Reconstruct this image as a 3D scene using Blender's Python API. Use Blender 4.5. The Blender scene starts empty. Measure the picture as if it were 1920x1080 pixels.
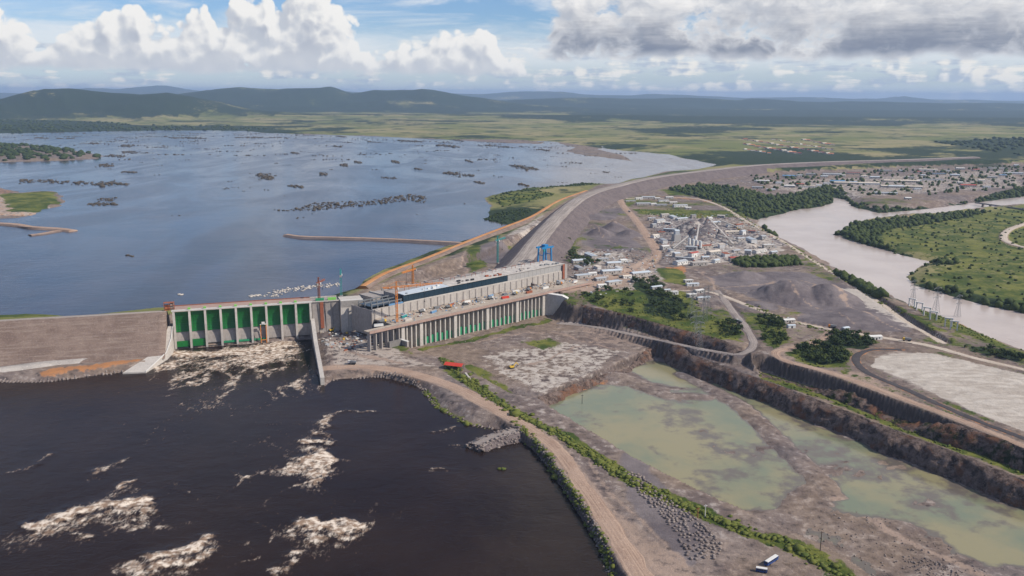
import bpy, math, random
import numpy as np
R = math.radians
sc = bpy.context.scene
col = sc.collection

# ------------------------------------------------------------------ camera
cam_d = bpy.data.cameras.new('camera'); cam = bpy.data.objects.new('camera', cam_d); col.objects.link(cam)
cam.location = (0, 0, 320)
cam_d.sensor_width = 36; cam_d.lens = 31.18; cam_d.clip_start = 1; cam_d.clip_end = 400000
from mathutils import Matrix, Vector, Euler
cam.matrix_world = Matrix.Translation((0, 0, 320)) @ Matrix.Rotation(R(90 - 12.35), 4, 'X') @ Matrix.Rotation(R(0.35), 4, 'Z')
sc.camera = cam
sc.view_settings.view_transform = 'Standard'; sc.view_settings.look = 'None'
sc.view_settings.exposure = 0.0; sc.view_settings.gamma = 1.0
sc.cycles.max_bounces = 5; sc.cycles.diffuse_bounces = 2; sc.cycles.glossy_bounces = 2
sc.cycles.volume_bounces = 0; sc.cycles.caustics_reflective = False; sc.cycles.caustics_refractive = False

# ------------------------------------------------------------------ sky
SUN_EL, SUN_AZ = 40.0, 107.0      # azimuth clockwise from the view direction (+Y)
world = bpy.data.worlds.new('World'); sc.world = world; world.use_nodes = True
world.cycles.sampling_method = 'NONE'

class NT:
    """small node-tree helper"""
    def __init__(s, tree): s.t = tree
    def n(s, typ, **kw):
        nd = s.t.nodes.new(typ)
        for k, v in kw.items(): setattr(nd, k, v)
        return nd
    def put(s, sock, v):
        if v is None: return
        if isinstance(v, bpy.types.NodeSocket): s.t.links.new(v, sock)
        else: sock.default_value = v
    def m(s, op, a, b=None, c=None, clamp=False):
        nd = s.n('ShaderNodeMath', operation=op, use_clamp=clamp)
        for i, v in enumerate((a, b, c)): s.put(nd.inputs[i], v)
        return nd.outputs[0]
    def v(s, op, a, b=None):
        nd = s.n('ShaderNodeVectorMath', operation=op)
        s.put(nd.inputs[0], a)
        if b is not None: s.put(nd.inputs[3 if op == 'SCALE' else 1], b)
        return nd.outputs[1] if op in ('DOT_PRODUCT', 'LENGTH') else nd.outputs[0]
    def sstep(s, x, lo, hi, a=0.0, b=1.0):
        nd = s.n('ShaderNodeMapRange', interpolation_type='SMOOTHSTEP')
        for k, v in (('Value', x), ('From Min', lo), ('From Max', hi), ('To Min', a), ('To Max', b)): s.put(nd.inputs[k], v)
        return nd.outputs[0]
    def mix(s, f, a, b):
        nd = s.n('ShaderNodeMix', data_type='RGBA'); 
        s.put(nd.inputs[0], f)
        for i, v in ((6, a), (7, b)):
            if isinstance(v, tuple) and len(v) == 3: v = v + (1,)
            s.put(nd.inputs[i], v)
        return nd.outputs[2]
    def noise(s, vec, scale, detail=4, rough=0.55, lac=2.0, dist=0.0):
        nd = s.n('ShaderNodeTexNoise')
        if vec is not None: s.put(nd.inputs['Vector'], vec)
        for k, v in (('Scale', scale), ('Detail', detail), ('Roughness', rough), ('Lacunarity', lac), ('Distortion', dist)): nd.inputs[k].default_value = v
        return nd.outputs[0]
    def voro(s, vec, scale, detail=0, rough=0.5, feature='F1', out='Distance', smooth=0.5):
        nd = s.n('ShaderNodeTexVoronoi', feature=feature)
        if vec is not None: s.put(nd.inputs['Vector'], vec)
        nd.inputs['Scale'].default_value = scale
        nd.inputs['Detail'].default_value = detail; nd.inputs['Roughness'].default_value = rough
        if feature == 'SMOOTH_F1': nd.inputs['Smoothness'].default_value = smooth
        return nd.outputs[out]

# skyline of the white cumulus bank: azimuth, elevation, (unused radii)
CUMULUS_TOP = [(-0.5676,0.0614,0.0006,0.0006),(-0.507,0.0728,0.0006,0.0006),(-0.4905,0.0609,0.0006,0.0006),(-0.4692,0.0458,0.0006,0.0006),(-0.4583,0.0531,0.0006,0.0006),(-0.4484,0.0694,0.0006,0.0006),(-0.4358,0.0789,0.0006,0.0006),(-0.4272,0.0683,0.0006,0.0006),(-0.4196,0.0846,0.0006,0.0006),(-0.4108,0.092,0.0006,0.0006),(-0.4012,0.0864,0.0006,0.0006),(-0.3929,0.0918,0.0006,0.0006),(-0.3809,0.0822,0.0006,0.0006),(-0.3743,0.064,0.0006,0.0006),(-0.3654,0.0622,0.0006,0.0006),(-0.3515,0.073,0.0006,0.0006),(-0.3405,0.0847,0.0006,0.0006),(-0.3274,0.0955,0.0006,0.0006),(-0.3156,0.0866,0.0006,0.0006),(-0.3082,0.0722,0.0006,0.0006),(-0.2965,0.0925,0.0006,0.0006),(-0.2852,0.1053,0.0006,0.0006),(-0.2595,0.1083,0.0006,0.0006),(-0.2496,0.0813,0.0006,0.0006),(-0.2375,0.108,0.0006,0.0006),(-0.2158,0.1213,0.0006,0.0006),(-0.1933,0.1072,0.0006,0.0006),(-0.1774,0.0851,0.0006,0.0006),(-0.1657,0.0669,0.0006,0.0006),(-0.1559,0.0527,0.0006,0.0006),(-0.1391,0.0452,0.0006,0.0006),(-0.1218,0.0532,0.0006,0.0006),(-0.1046,0.049,0.0006,0.0006),(-0.0931,0.0546,0.0006,0.0006),(-0.0757,0.0615,0.0006,0.0006),(-0.0583,0.0705,0.0006,0.0006),(-0.0422,0.0751,0.0006,0.0006),(-0.0295,0.0763,0.0006,0.0006),(-0.0191,0.0664,0.0006,0.0006),(-0.0097,0.0475,0.0006,0.0006),(0.0073,0.0291,0.0006,0.0006),(0.0395,0.0207,0.0006,0.0006),(0.5277,0.0207,0.0006,0.0006)]

def cloud_group():
    g = bpy.data.node_groups.new('cloud_field', 'ShaderNodeTree')
    g.interface.new_socket('Dir', in_out='INPUT', socket_type='NodeSocketVector')
    for nm in ('White', 'Grey', 'General', 'Puff'): g.interface.new_socket(nm, in_out='OUTPUT', socket_type='NodeSocketFloat')
    t = NT(g); gi = t.n('NodeGroupInput'); go = t.n('NodeGroupOutput')
    d = gi.outputs[0]
    sep = t.n('ShaderNodeSeparateXYZ'); t.put(sep.inputs[0], d)
    az = t.m('ARCTAN2', sep.outputs[0], sep.outputs[1]); el = t.m('ARCSINE', sep.outputs[2])
    cb = t.n('ShaderNodeCombineXYZ'); t.put(cb.inputs[0], az); t.put(cb.inputs[1], el)
    wn = t.n('ShaderNodeTexNoise'); t.put(wn.inputs['Vector'], d); wn.inputs['Scale'].default_value = 30; wn.inputs['Detail'].default_value = 2
    warp = wn.outputs[0]; wv = t.v('SUBTRACT', wn.outputs[1], (.5, .5, .5))
    bl = t.voro(t.v('ADD', d, t.v('SCALE', wv, 0.03)), 33, 0.0)
    bl2 = t.voro(t.v('ADD', d, t.v('SCALE', wv, 0.016)), 85, 0.0)
    fine = t.noise(d, 90, 4, 0.6)
    puff = t.m('ADD', t.m('MULTIPLY', t.m('SUBTRACT', 0.45, bl), 1.5), t.m('ADD', t.m('MULTIPLY', t.m('SUBTRACT', 0.45, bl2), 0.8), t.m('MULTIPLY', t.m('SUBTRACT', fine, 0.5), 0.8)))
    fc = t.n('ShaderNodeFloatCurve'); cm = fc.mapping; cv = cm.curves[0]
    lo, hi = -0.62, 0.62
    pts = [((a_ - lo) / (hi - lo), min(1, max(0, e_ / 0.16))) for a_, e_, _, _ in CUMULUS_TOP]
    pts = [(0, pts[0][1])] + pts + [(1, pts[-1][1])]
    cv.points[0].location = pts[0]; cv.points[1].location = pts[-1]
    for p in pts[1:-1]: cv.points.new(*p)
    cm.update()
    t.put(fc.inputs['Value'], t.m('MULTIPLY', t.m('SUBTRACT', az, lo), 1 / (hi - lo)))
    topA = t.m('MULTIPLY', fc.outputs[0], 0.16)
    LA = t.m('MINIMUM', t.m('MULTIPLY', t.m('SUBTRACT', topA, el), 42.0), 1.1)
    def floor_cut(S, base, soft):
        b = t.m('MULTIPLY', t.m('SUBTRACT', el, t.m('ADD', base, t.m('MULTIPLY', t.m('SUBTRACT', warp, 0.5), 0.02))), soft)
        return t.m('SMOOTH_MIN', S, b, 0.3)
    A = floor_cut(t.m('ADD', LA, puff), 0.018, 36)
    wisp = t.noise(t.v('MULTIPLY', t.v('ADD', d, t.v('SCALE', wv, 0.03)), (1, 1, 1.7)), 17, 6, 0.6)
    LB = t.m('MINIMUM', t.m('MULTIPLY', t.m('SUBTRACT', az, t.m('SUBTRACT', 0.030, t.m('MULTIPLY', el, 0.1))), 16.0), 0.75)
    B = floor_cut(t.m('ADD', LB, t.m('ADD', t.m('MULTIPLY', puff, 0.3), t.m('MULTIPLY', t.m('SUBTRACT', wisp, .5), 3.4))), 0.036, 70)
    B = t.m('SUBTRACT', B, t.m('MULTIPLY', t.sstep(az, 0.62, 0.9), 4.0))
    cov = t.noise(d, 3.2, 3, 0.5)
    bias = t.m('MULTIPLY', sep.outputs[0], 0.05)
    G = t.m('ADD', t.m('MULTIPLY', t.m('ADD', t.m('SUBTRACT', cov, 0.61), bias), 9.0), t.m('MULTIPLY', puff, 0.9))
    out_of_view = t.m('MAXIMUM', t.sstep(el, 0.10, 0.16), t.sstep(t.m('ABSOLUTE', az), 0.56, 0.75))
    G = t.m('SUBTRACT', G, t.m('MULTIPLY', t.m('SUBTRACT', 1.0, out_of_view), 6.0))
    G = floor_cut(G, 0.03, 60)
    for i, v in enumerate((A, B, G, puff)): t.put(go.inputs[i], v)
    return g

def build_world():
    t = NT(world.node_tree); world.node_tree.nodes.clear()
    out = t.n('ShaderNodeOutputWorld')
    sky = t.n('ShaderNodeTexSky', sky_type='NISHITA', sun_disc=False)
    sky.sun_elevation = R(SUN_EL); sky.sun_rotation = R(SUN_AZ); sky.altitude = 300; sky.air_density = 1.0; sky.dust_density = 0.3; sky.ozone_density = 4.0
    bg = t.n('ShaderNodeBackground'); t.put(bg.inputs[0], t.v('MULTIPLY', sky.outputs[0], (0.84, 0.98, 1.22))); bg.inputs[1].default_value = 0.095
    d = t.v('NORMALIZE', t.n('ShaderNodeTexCoord').outputs['Generated'])
    g = cloud_group()
    f0 = t.n('ShaderNodeGroup', node_tree=g); t.put(f0.inputs[0], d)
    f1 = t.n('ShaderNodeGroup', node_tree=g)
    t.put(f1.inputs[0], t.v('NORMALIZE', t.v('ADD', d, (0.0075, -0.001, 0.0085))))
    A0, B0, G0, U0 = f0.outputs; A1, B1, G1, U1 = f1.outputs
    sep = t.n('ShaderNodeSeparateXYZ'); t.put(sep.inputs[0], d)
    el = sep.outputs[2]
    # thin high veil and the streaks low above the horizon
    st = t.v('MULTIPLY', d, (14, 14, 110))
    streak = t.noise(st, 1.0, 6, 0.6)
    s_a = t.m('MULTIPLY', t.sstep(t.m('ADD', streak, t.m('MULTIPLY', U0, .12)), 0.42, 0.58), t.sstep(el, 0.085, 0.025))
    s_a = t.m('MULTIPLY', s_a, 0.9)
    vv = t.noise(t.v('MULTIPLY', d, (5, 5, 30)), 1.0, 6, 0.6, dist=0.6)
    veil = t.m('MULTIPLY', t.sstep(vv, 0.46, 0.72), t.sstep(el, 0.02, 0.07))
    bank = t.m('MULTIPLY', t.sstep(t.m('ADD', el, t.m('MULTIPLY', t.m('SUBTRACT', vv, .5), .09)), .078, .045), t.sstep(el, .012, .04, 0, .75))
    veil = t.m('MAXIMUM', t.m('MULTIPLY', veil, 0.9), bank)
    haze_a = t.sstep(el, 0.045, -0.004, 0.0, 0.6)
    def shade(S0, S1, k, lit, mid, dark, thick0, thick1, thick):
        e = t.m('ADD', t.m('MULTIPLY', t.m('SUBTRACT', S0, S1), k), 0.5, clamp=True)
        c = t.mix(t.sstep(e, 0.12, 0.80), mid, lit)
        return t.mix(t.m('MULTIPLY', t.sstep(S0, thick0, thick1), t.sstep(e, 0.95, 0.25, 0.0, thick)), c, dark)
    cA = shade(A0, A1, 0.62, (0.93, 0.915, 0.89), (0.56, 0.595, 0.66), (0.42, 0.46, 0.55), 0.4, 1.4, 0.75)
    cB = shade(B0, B1, 0.46, (0.95, 0.93, 0.91), (0.52, 0.55, 0.61), (0.33, 0.365, 0.45), 0.5, 1.6, 0.7)
    cB = t.mix(t.m('MULTIPLY', t.sstep(B0, .1, .9), t.sstep(t.m('ADD', el, t.m('MULTIPLY', t.m('SUBTRACT', streak, .5), .05)), .10, .045, 0, .9)), cB, (0.19, 0.225, 0.31))
    cG = shade(G0, G1, 0.55, (0.93, 0.92, 0.90), (0.50, 0.53, 0.60), (0.30, 0.34, 0.42), 0.5, 1.8, 0.8)
    sky_mix = bg.outputs[0]
    def over(sh, alpha, colr, strength=1.0):
        b = t.n('ShaderNodeBackground'); b.inputs[1].default_value = strength
        if isinstance(colr, tuple): b.inputs[0].default_value = colr + (1,)
        else: t.put(b.inputs[0], colr)
        ms = t.n('ShaderNodeMixShader'); t.put(ms.inputs[0], alpha); t.put(ms.inputs[1], sh); t.put(ms.inputs[2], b.outputs[0])
        return ms.outputs[0]
    sh = over(sky_mix, haze_a, (0.74, 0.82, 0.90))
    sh = over(sh, veil, (0.86, 0.88, 0.90))
    sh = over(sh, s_a, t.mix(t.sstep(t.m('ADD', t.m('MULTIPLY', t.m('SUBTRACT', U0, U1), .6), t.noise(st, 2.3, 4)), .25, .8), (0.46, 0.54, 0.66), (0.97, 0.93, 0.86)))
    sh = over(sh, t.sstep(A0, -0.05, 0.28), cA)
    sh = over(sh, t.sstep(B0, -0.10, 0.40), cB)
    sh = over(sh, t.sstep(G0, -0.05, 0.35), cG)
    t.put(out.inputs[0], sh)
build_world()

# ------------------------------------------------------------------ sun
sd_ = bpy.data.lights.new('sun', 'SUN'); sd_.energy = 5.0; sd_.angle = R(0.5); sd_.color = (1.0, 0.91, 0.79)
sun = bpy.data.objects.new('sun', sd_); col.objects.link(sun)
sv = Vector((math.sin(R(SUN_AZ)) * math.cos(R(SUN_EL)), math.cos(R(SUN_AZ)) * math.cos(R(SUN_EL)), math.sin(R(SUN_EL))))
sun.rotation_euler = sv.to_track_quat('Z', 'Y').to_euler(); sun.location = (0, 0, 900)

# ------------------------------------------------------------------ numeric helpers
rng = np.random.default_rng(7); random.seed(7)
def hash2(ix, iy, seed):
    h = (ix.astype(np.int64) * 374761393 + iy.astype(np.int64) * 668265263 + seed * 974634777) & 0xffffffff
    h = ((h ^ (h >> 13)) * 1274126177) & 0xffffffff
    h = h ^ (h >> 16)
    return (h & 0xffff) / 65535.0
def vnoise(x, y, seed=0):
    ix = np.floor(x); iy = np.floor(y); fx = x - ix; fy = y - iy
    fx = fx * fx * (3 - 2 * fx); fy = fy * fy * (3 - 2 * fy)
    a = hash2(ix, iy, seed); b = hash2(ix + 1, iy, seed); c = hash2(ix, iy + 1, seed); d = hash2(ix + 1, iy + 1, seed)
    return (a * (1 - fx) + b * fx) * (1 - fy) + (c * (1 - fx) + d * fx) * fy
def fbm(x, y, scale, octv=4, seed=0, gain=0.5):
    """fractal noise about 0, roughly -1..1; scale = size in metres of the largest feature"""
    r = 0; a = 1.0; tot = 0
    for o in range(octv):
        r = r + a * (vnoise(x / scale + 17.3 * o, y / scale - 9.1 * o, seed + o) * 2 - 1); tot += a
        a *= gain; scale /= 2.03
    return r / tot * 1.6
def smooth(t): t = np.clip(t, 0, 1); return t * t * (3 - 2 * t)
def poly_sdf(poly, x, y, reach=120.0):
    """signed distance to a polygon, negative inside, capped at reach outside its box"""
    P = np.array(poly, float); out = np.full(x.shape, reach)
    sel = (x > P[:, 0].min() - reach) & (x < P[:, 0].max() + reach) & (y > P[:, 1].min() - reach) & (y < P[:, 1].max() + reach)
    if not sel.any(): return out
    X = x[sel]; Y = y[sel]; d2 = np.full(X.shape, 1e18); ins = np.zeros(X.shape, bool)
    for i in range(len(P)):
        ax, ay = P[i]; bx, by = P[(i + 1) % len(P)]
        ex, ey = bx - ax, by - ay; L = ex * ex + ey * ey + 1e-9
        t = np.clip(((X - ax) * ex + (Y - ay) * ey) / L, 0, 1)
        d2 = np.minimum(d2, (X - ax - t * ex) ** 2 + (Y - ay - t * ey) ** 2)
        c = ((ay > Y) != (by > Y)); den = (by - ay) if abs(by - ay) > 1e-9 else 1e-9
        ins ^= c & (X < (bx - ax) * (Y - ay) / den + ax)
    d = np.sqrt(d2); out[sel] = np.where(ins, -d, d)
    return out
def line_dist(pts, x, y, reach=150.0):
    """distance to a polyline and the interpolated third coordinate there"""
    P = np.array(pts, float); out = np.full(x.shape, reach); zz = np.zeros(x.shape)
    sel = (x > P[:, 0].min() - reach) & (x < P[:, 0].max() + reach) & (y > P[:, 1].min() - reach) & (y < P[:, 1].max() + reach)
    if not sel.any(): return out, zz
    X = x[sel]; Y = y[sel]; d2 = np.full(X.shape, reach ** 2); z = np.zeros(X.shape)
    for i in range(len(P) - 1):
        ax, ay = P[i, :2]; bx, by = P[i + 1, :2]; ex, ey = bx - ax, by - ay; L = ex * ex + ey * ey + 1e-9
        t = np.clip(((X - ax) * ex + (Y - ay) * ey) / L, 0, 1)
        q = (X - ax - t * ex) ** 2 + (Y - ay - t * ey) ** 2
        m = q < d2; d2 = np.where(m, q, d2)
        if P.shape[1] > 2: z = np.where(m, P[i, 2] + t * (P[i + 1, 2] - P[i, 2]), z)
    out[sel] = np.sqrt(d2); zz[sel] = z
    return out, zz
def curve(pts, step):
    """Catmull-Rom through pts, resampled about every `step` metres"""
    P = np.array(pts, float); Q = np.vstack([2 * P[0] - P[1], P, 2 * P[-1] - P[-2]]); res = []
    for i in range(1, len(Q) - 2):
        n = max(2, int(np.linalg.norm(Q[i + 1][:2] - Q[i][:2]) / step))
        for k in range(n):
            t = k / n; a, b, c, d = Q[i - 1], Q[i], Q[i + 1], Q[i + 2]
            res.append(0.5 * (2 * b + (c - a) * t + (2 * a - 5 * b + 4 * c - d) * t * t + (3 * b - a - 3 * c + d) * t ** 3))
    res.append(P[-1]); return np.array(res)

# ------------------------------------------------------------------ survey of the site (metres, z = 0 at the tailwater)
Z_RES, Z_RIV, Z_POND, Z_LAND = 28.0, 8.0, -12.0, 20.0
RESERVOIR = [(-4597.4,5290.6),(-3960.9,6001.4),(-3594.3,6298.4),(-3153.2,6631.3),(-2624.2,7007.0),(-2088.9,6884.7),(-1719.3,6561.5),(-969.4,6241.3),(-384.7,5799.3),(-40.6,5840.9),(324.8,5558.5),(541.8,4831.1),(774.4,4506.3),(871.8,3856.6),(557.6,3342.0),(340.1,3002.4),(209.7,2940.3),(101.2,2864.8),(-1.8,2730.3),(-65.5,2527.4),(-36.9,2356.2),(-70.5,2088.2),(-13.1,2020.1),(-35.8,1921.5),(-108.6,1775.0),(-147.4,1661.1),(-202.3,1499.6),(-224.9,1408.1),(-245.0,1326.6),(-281.4,1267.1),(-288.5,1246.2),(-462.3,1195.9),(-494.1,1191.9),(-588.8,1144.3),(-650.2,1166.4),(-688.0,1156.5),(-892.7,1142.5),(-1258.5,1226.8),(-2399.6,1918.4)]
RES_SHEET = [(-6150.5,5560.2),(-4321.6,6553.5),(-3473.3,7310.5),(-2275.5,7504.8),(-1076.3,6935.1),(-44.3,6362.9),(397.4,6184.0),(624.8,5298.5),(872.1,4911.1),(952.5,3954.2),(566.5,3276.3),(360.8,2949.6),(254.0,2840.6),(142.0,2376.7),(48.5,2040.0),(-23.7,1891.5),(-94.3,1711.2),(-165.7,1500.8),(-204.7,1387.6),(-225.1,1304.7),(-278.5,1253.3),(-287.0,1239.5),(-457.8,1183.5),(-486.8,1173.6),(-583.3,1132.9),(-664.0,1114.1),(-848.3,1082.7),(-1276.5,1104.6),(-2620.0,1909.1)]
DOWNSTREAM = [(-1045.9,1009.1),(-656.4,1100.6),(-453.6,1162.4),(-277.5,1213.5),(-209.1,1255.2),(-209.6,1308.8),(-30.9,1665.2),(27.6,1863.9),(116.6,2162.4),(251.2,2626.5),(420.8,2935.6),(653.1,3218.3),(914.2,3484.0),(2005.5,4007.5),(4153.9,4532.5),(1192.4,930.6),(466.2,324.0),(-547.8,316.1)]
TAILWATER = [(-1022.5,866.5),(-727.5,913.8),(-575.3,951.4),(-521.9,952.4),(-468.5,980.7),(-423.0,1006.1),(-430.2,1084.6),(-264.5,1136.0),(-208.5,936.1),(-203.3,966.2),(-147.3,979.0),(-105.9,949.1),(-90.0,913.4),(-76.0,876.8),(-41.5,830.0),(-14.8,819.0),(7.0,802.6),(22.3,776.4),(40.0,711.4),(57.2,637.4),(65.7,576.1),(69.8,544.2),(75.0,475.2),(70.8,351.7),(-600.3,346.4)]
LOWZONE = [(-1119.5,956.2),(-658.2,1099.1),(-454.2,1103.7),(-273.1,1189.0),(-204.2,1220.4),(-141.6,1110.7),(47.6,1274.1),(74.0,1252.1)] + [(110.9,1231.5),(162.4,1187.4),(204.8,1132.5),(250.3,1082.3),(277.5,1029.1),(287.3,982.4),(345.6,911.3),(388.0,823.3),(450.5,721.7),(504.5,623.8),(532.0,519.4)] + [(329.4,293.5),(-513.9,287.7)]
PIT_UPPER = [(-156.7,1118.1),(-155.0,1159.9),(48.2,1337.4),(66.3,1251.9),(99.1,1222.4),(185.1,1115.6),(143.8,1037.9),(114.4,1005.5),(23.5,898.4),(0.7,913.2),(-33.1,972.8),(-63.6,1022.9)]
PIT_LOWER = [(25.7,911.6),(118.0,1025.2),(191.3,1121.6),(222.0,1035.6),(308.8,898.4),(372.1,781.2),(422.4,690.2),(482.0,587.4),(373.6,367.2),(243.8,366.2),(249.8,549.5),(232.3,583.0),(210.1,611.3),(169.6,662.7),(115.8,741.5),(60.3,846.5)]
BENCH = [(285.2,1007.7),(302.6,1001.8),(350.1,922.3),(393.5,834.2),(419.6,779.4),(451.8,714.0),(498.4,613.6),(478.5,597.0),(434.9,692.3),(400.3,760.1),(371.9,808.1),(335.1,879.6),(285.8,963.6)]
POND_A = [(30.7,905.0),(87.0,976.9),(118.2,1008.8),(144.2,989.5),(177.6,965.4),(226.5,966.3),(247.1,913.8),(247.0,858.5),(254.7,809.1),(265.9,762.4),(261.2,735.7),(236.6,713.4),(214.0,682.5),(181.2,675.2),(153.7,691.6),(117.1,750.8),(79.0,813.1),(55.4,855.3)]
POND_B = [(155.2,1047.1),(187.9,1074.4),(225.1,1019.0),(273.5,936.5),(334.4,814.4),(390.0,715.6),(424.4,647.8),(392.8,593.9),(352.7,599.6),(341.4,633.7),(317.6,655.5),(285.4,683.4),(272.7,724.7),(270.5,777.2),(269.0,858.8),(255.8,913.9),(229.4,979.6),(188.0,990.3)]
PIT_DIKES = [[(119.1,1019.1,-6),(145.5,1000.2,-9),(175.2,951.9,-10.5),(216.8,949.3,-10.6)], [(245.6,944.5,-10.6),(257.4,877.3,-10.4),(263.8,805.2,-10.3),(271.2,749.2,-10.3),(273.3,700.1,-10.4)], [(208.2,1031.6,-10.8),(229.7,981.2,-10.6),(251.0,918.2,-10.5)]]
RIVER = [(625.9,2262.1),(667.8,2304.2),(809.0,2486.6),(886.7,2538.6),(962.6,2644.6),(1004.5,2786.6),(1025.7,2730.1),(980.3,2543.2),(1000.9,2404.3),(1177.3,2504.3),(1396.1,2666.7),(1653.3,2851.5),(2150.3,3146.1),(2008.0,2933.2),(1522.6,2620.5),(1316.8,2511.0),(1124.2,2388.1),(1041.3,2362.8),(914.2,2274.8),(843.2,2195.0),(783.9,2086.5),(740.0,2019.5),(743.8,1943.5),(770.6,1820.5),(788.5,1746.6),(810.2,1689.5),(747.9,1607.4),(703.8,1542.4),(680.2,1465.5),(708.0,1366.4),(755.0,1270.1),(832.4,1121.9),(708.6,944.5),(647.7,1073.5),(633.9,1143.5),(624.6,1260.4),(605.7,1363.6),(602.1,1484.8),(601.5,1639.1),(609.3,1854.2),(598.6,2014.0),(608.7,2139.8)]
RIVER_SHEET = [(601.0,2261.0),(698.2,2412.4),(857.3,2639.3),(1021.6,2910.3),(1095.9,2851.7),(1058.6,2547.0),(1235.7,2632.1),(1470.0,2811.6),(1747.0,3017.2),(2420.7,3398.3),(2010.8,2810.9),(1450.9,2493.8),(1268.7,2416.7),(1075.7,2281.9),(996.8,2258.7),(896.6,2178.9),(822.5,2088.1),(778.8,2005.4),(798.3,1888.5),(815.7,1809.2),(850.2,1719.3),(746.8,1572.5),(703.2,1496.6),(737.1,1425.5),(779.9,1314.3),(867.9,1122.7),(706.0,900.0),(625.4,1034.1),(613.5,1104.3),(605.4,1219.5),(587.2,1319.8),(577.4,1421.0),(576.3,1567.2),(581.5,1801.0),(564.7,1936.7),(570.9,2094.8)]
FAR_BANK = [(746.7,2039.0),(862.5,2229.0),(1030.7,2305.8),(1284.0,2447.2),(1483.5,2551.9),(2107.7,2828.2),(843.9,1090.1),(742.8,1249.0),(692.5,1335.4),(663.8,1434.8),(695.5,1532.4),(794.7,1667.3),(755.2,1783.1)]
SAND_YARD = [(434.8,1005.9),(465.9,1019.8),(504.7,1007.4),(565.1,935.4),(629.0,872.7),(489.1,663.3),(471.1,763.9),(453.6,810.4),(438.4,865.9),(422.3,917.7),(410.1,959.5)]
STOCKPILE = [(323.2,1463.4),(405.1,1502.3),(501.1,1514.7),(538.2,1365.9),(534.5,1180.1),(518.5,1102.6),(458.8,1116.9),(403.9,1207.0),(370.6,1305.4),(335.0,1360.2)]

ROADS = {  # name: (points with z, width, kind of surface)
 'berm_road': ([(-216.8,994.4,5),(-174.9,997.8,5.5),(-122.2,976.9,6),(-69.8,930.4,6.5),(-32.6,877.7,7),(6.0,819.8,7),(35.1,763.4,7),(56.3,685.6,7),(72.9,610.8,7),(83.7,556.5,7),(93.0,510.2,7),(101.8,449.9,7)], 15, 'dirt'),
 'ramp_road': ([(322.4,1359.8,20),(313.7,1220.2,20),(306.5,1105.5,20),(297.2,1051.7,19),(273.9,1021.3,17),(243.3,1050.1,13),(200.3,1105.2,8),(159.5,1161.6,3),(113.6,1215.1,-1),(69.6,1239.7,-3)], 9, 'grey'),
 'haul_road': ([(80.9,1312.5,29),(145.7,1395.0,26),(223.3,1519.8,22),(277.6,1674.4,20),(292.0,1888.4,20),(302.5,2181.0,20),(305.9,2449.7,20),(324.9,2743.4,22),(320.4,2825.2,30)], 16, 'dirt'),
 'site_road': ([(229.3,1529.7,22),(222.6,1421.0,21),(242.5,1357.6,20),(307.3,1347.9,20),(343.6,1263.2,20),(374.1,1182.1,20),(420.6,1126.7,20),(474.1,1086.3,20),(513.0,1053.0,20),(544.9,999.6,20),(579.9,951.1,20),(629.0,872.7,20)], 9, 'pale'),
 'causeway_road': ([(329.4,2617.7,20),(424.8,2622.8,20),(536.5,2628.7,20),(579.0,2467.4,18),(578.1,2174.2,16),(576.3,1859.1,15),(564.7,1591.3,15),(556.0,1324.8,15),(544.4,1185.1,15),(541.7,1071.3,17)], 10, 'pale'),
 'yard_road': ([(418.7,1121.3,20),(383.8,1069.4,20),(344.6,1039.9,20),(316.5,1021.1,20),(315.7,986.3,20),(354.6,938.9,20),(381.7,888.4,20),(410.6,829.0,20),(432.6,779.2,20),(453.4,728.6,20),(485.7,658.3,20)], 9, 'dirt'),
 'sealed_road': ([(471.8,1033.5,20),(433.3,1030.9,20.5),(401.7,994.9,20.5),(394.1,941.9,20.5),(410.1,889.2,20.5),(425.6,838.7,20.5),(442.5,789.0,20.5),(462.5,744.7,20.5),(491.7,667.3,20.5)], 8, 'dark'),
 'far_bank_track': ([(1278.7,2190.5,14),(1162.4,2062.4,14),(1084.3,1934.2,14),(1062.9,1848.9,14),(1079.9,1809.9,14)], 14, 'pale'),
}
DAM_CREST = [(-4.2,1338.1,48),(22.4,1489.7,48),(44.4,1640.4,48),(77.6,1846.5,48),(130.6,2140.1,48),(204.4,2445.0,48),(304.0,2681.1,48),(484.4,3009.2,48),(728.7,3305.7,48),(1001.7,3579.9,48),(1355.0,3794.0,47),(1753.0,3980.8,45),(2191.0,4234.0,42)]
COFFERDAM = [(-226.6,1314.9,34),(-205.8,1408.9,35),(-158.6,1523.4,36),(-111.6,1657.6,36),(-65.9,1788.2,36),(-12.5,1932.1,36),(49.8,2102.4,37),(129.4,2413.2,38),(219.3,2626.8,42)]

MOUNTAINS = [([(-12063,190),(-8168,245),(-6618,217),(-6232,194),(-5896,309),(-5698,342),(-5376,338),(-4927,296),(-4541,273),(-4215,307),(-3896,258),(-3513,172),(-3193,110),(-2610,75),(-1701,68)], 11000, 1500),
 ([(-7409,85),(-6132,263),(-5445,391),(-5055,421),(-4476,396),(-3895,400),(-3313,432),(-2929,330),(-2539,398),(-2153,372),(-1668,385),(-1185,321),(-603,240),(174,130),(1341,71)], 16500, 2200),
 ([(-33051,245),(-24593,212),(-19088,245),(-16953,444),(-15690,389),(-13775,545),(-12521,367),(-7659,355),(-1316,310),(587,404),(1854,432),(2914,315),(4607,283),(5239,349),(6509,315),(9263,228),(12009,286),(13497,212),(14768,199),(15603,308),(16459,209),(19851,167),(32548,181)], 36000, 5000),
 ([(-731,153),(445,207),(2208,252),(3384,247),(4914,222),(5381,271),(6327,196),(7975,194),(9387,191),(11034,189),(15743,171)], 20000, 2600)]

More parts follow.
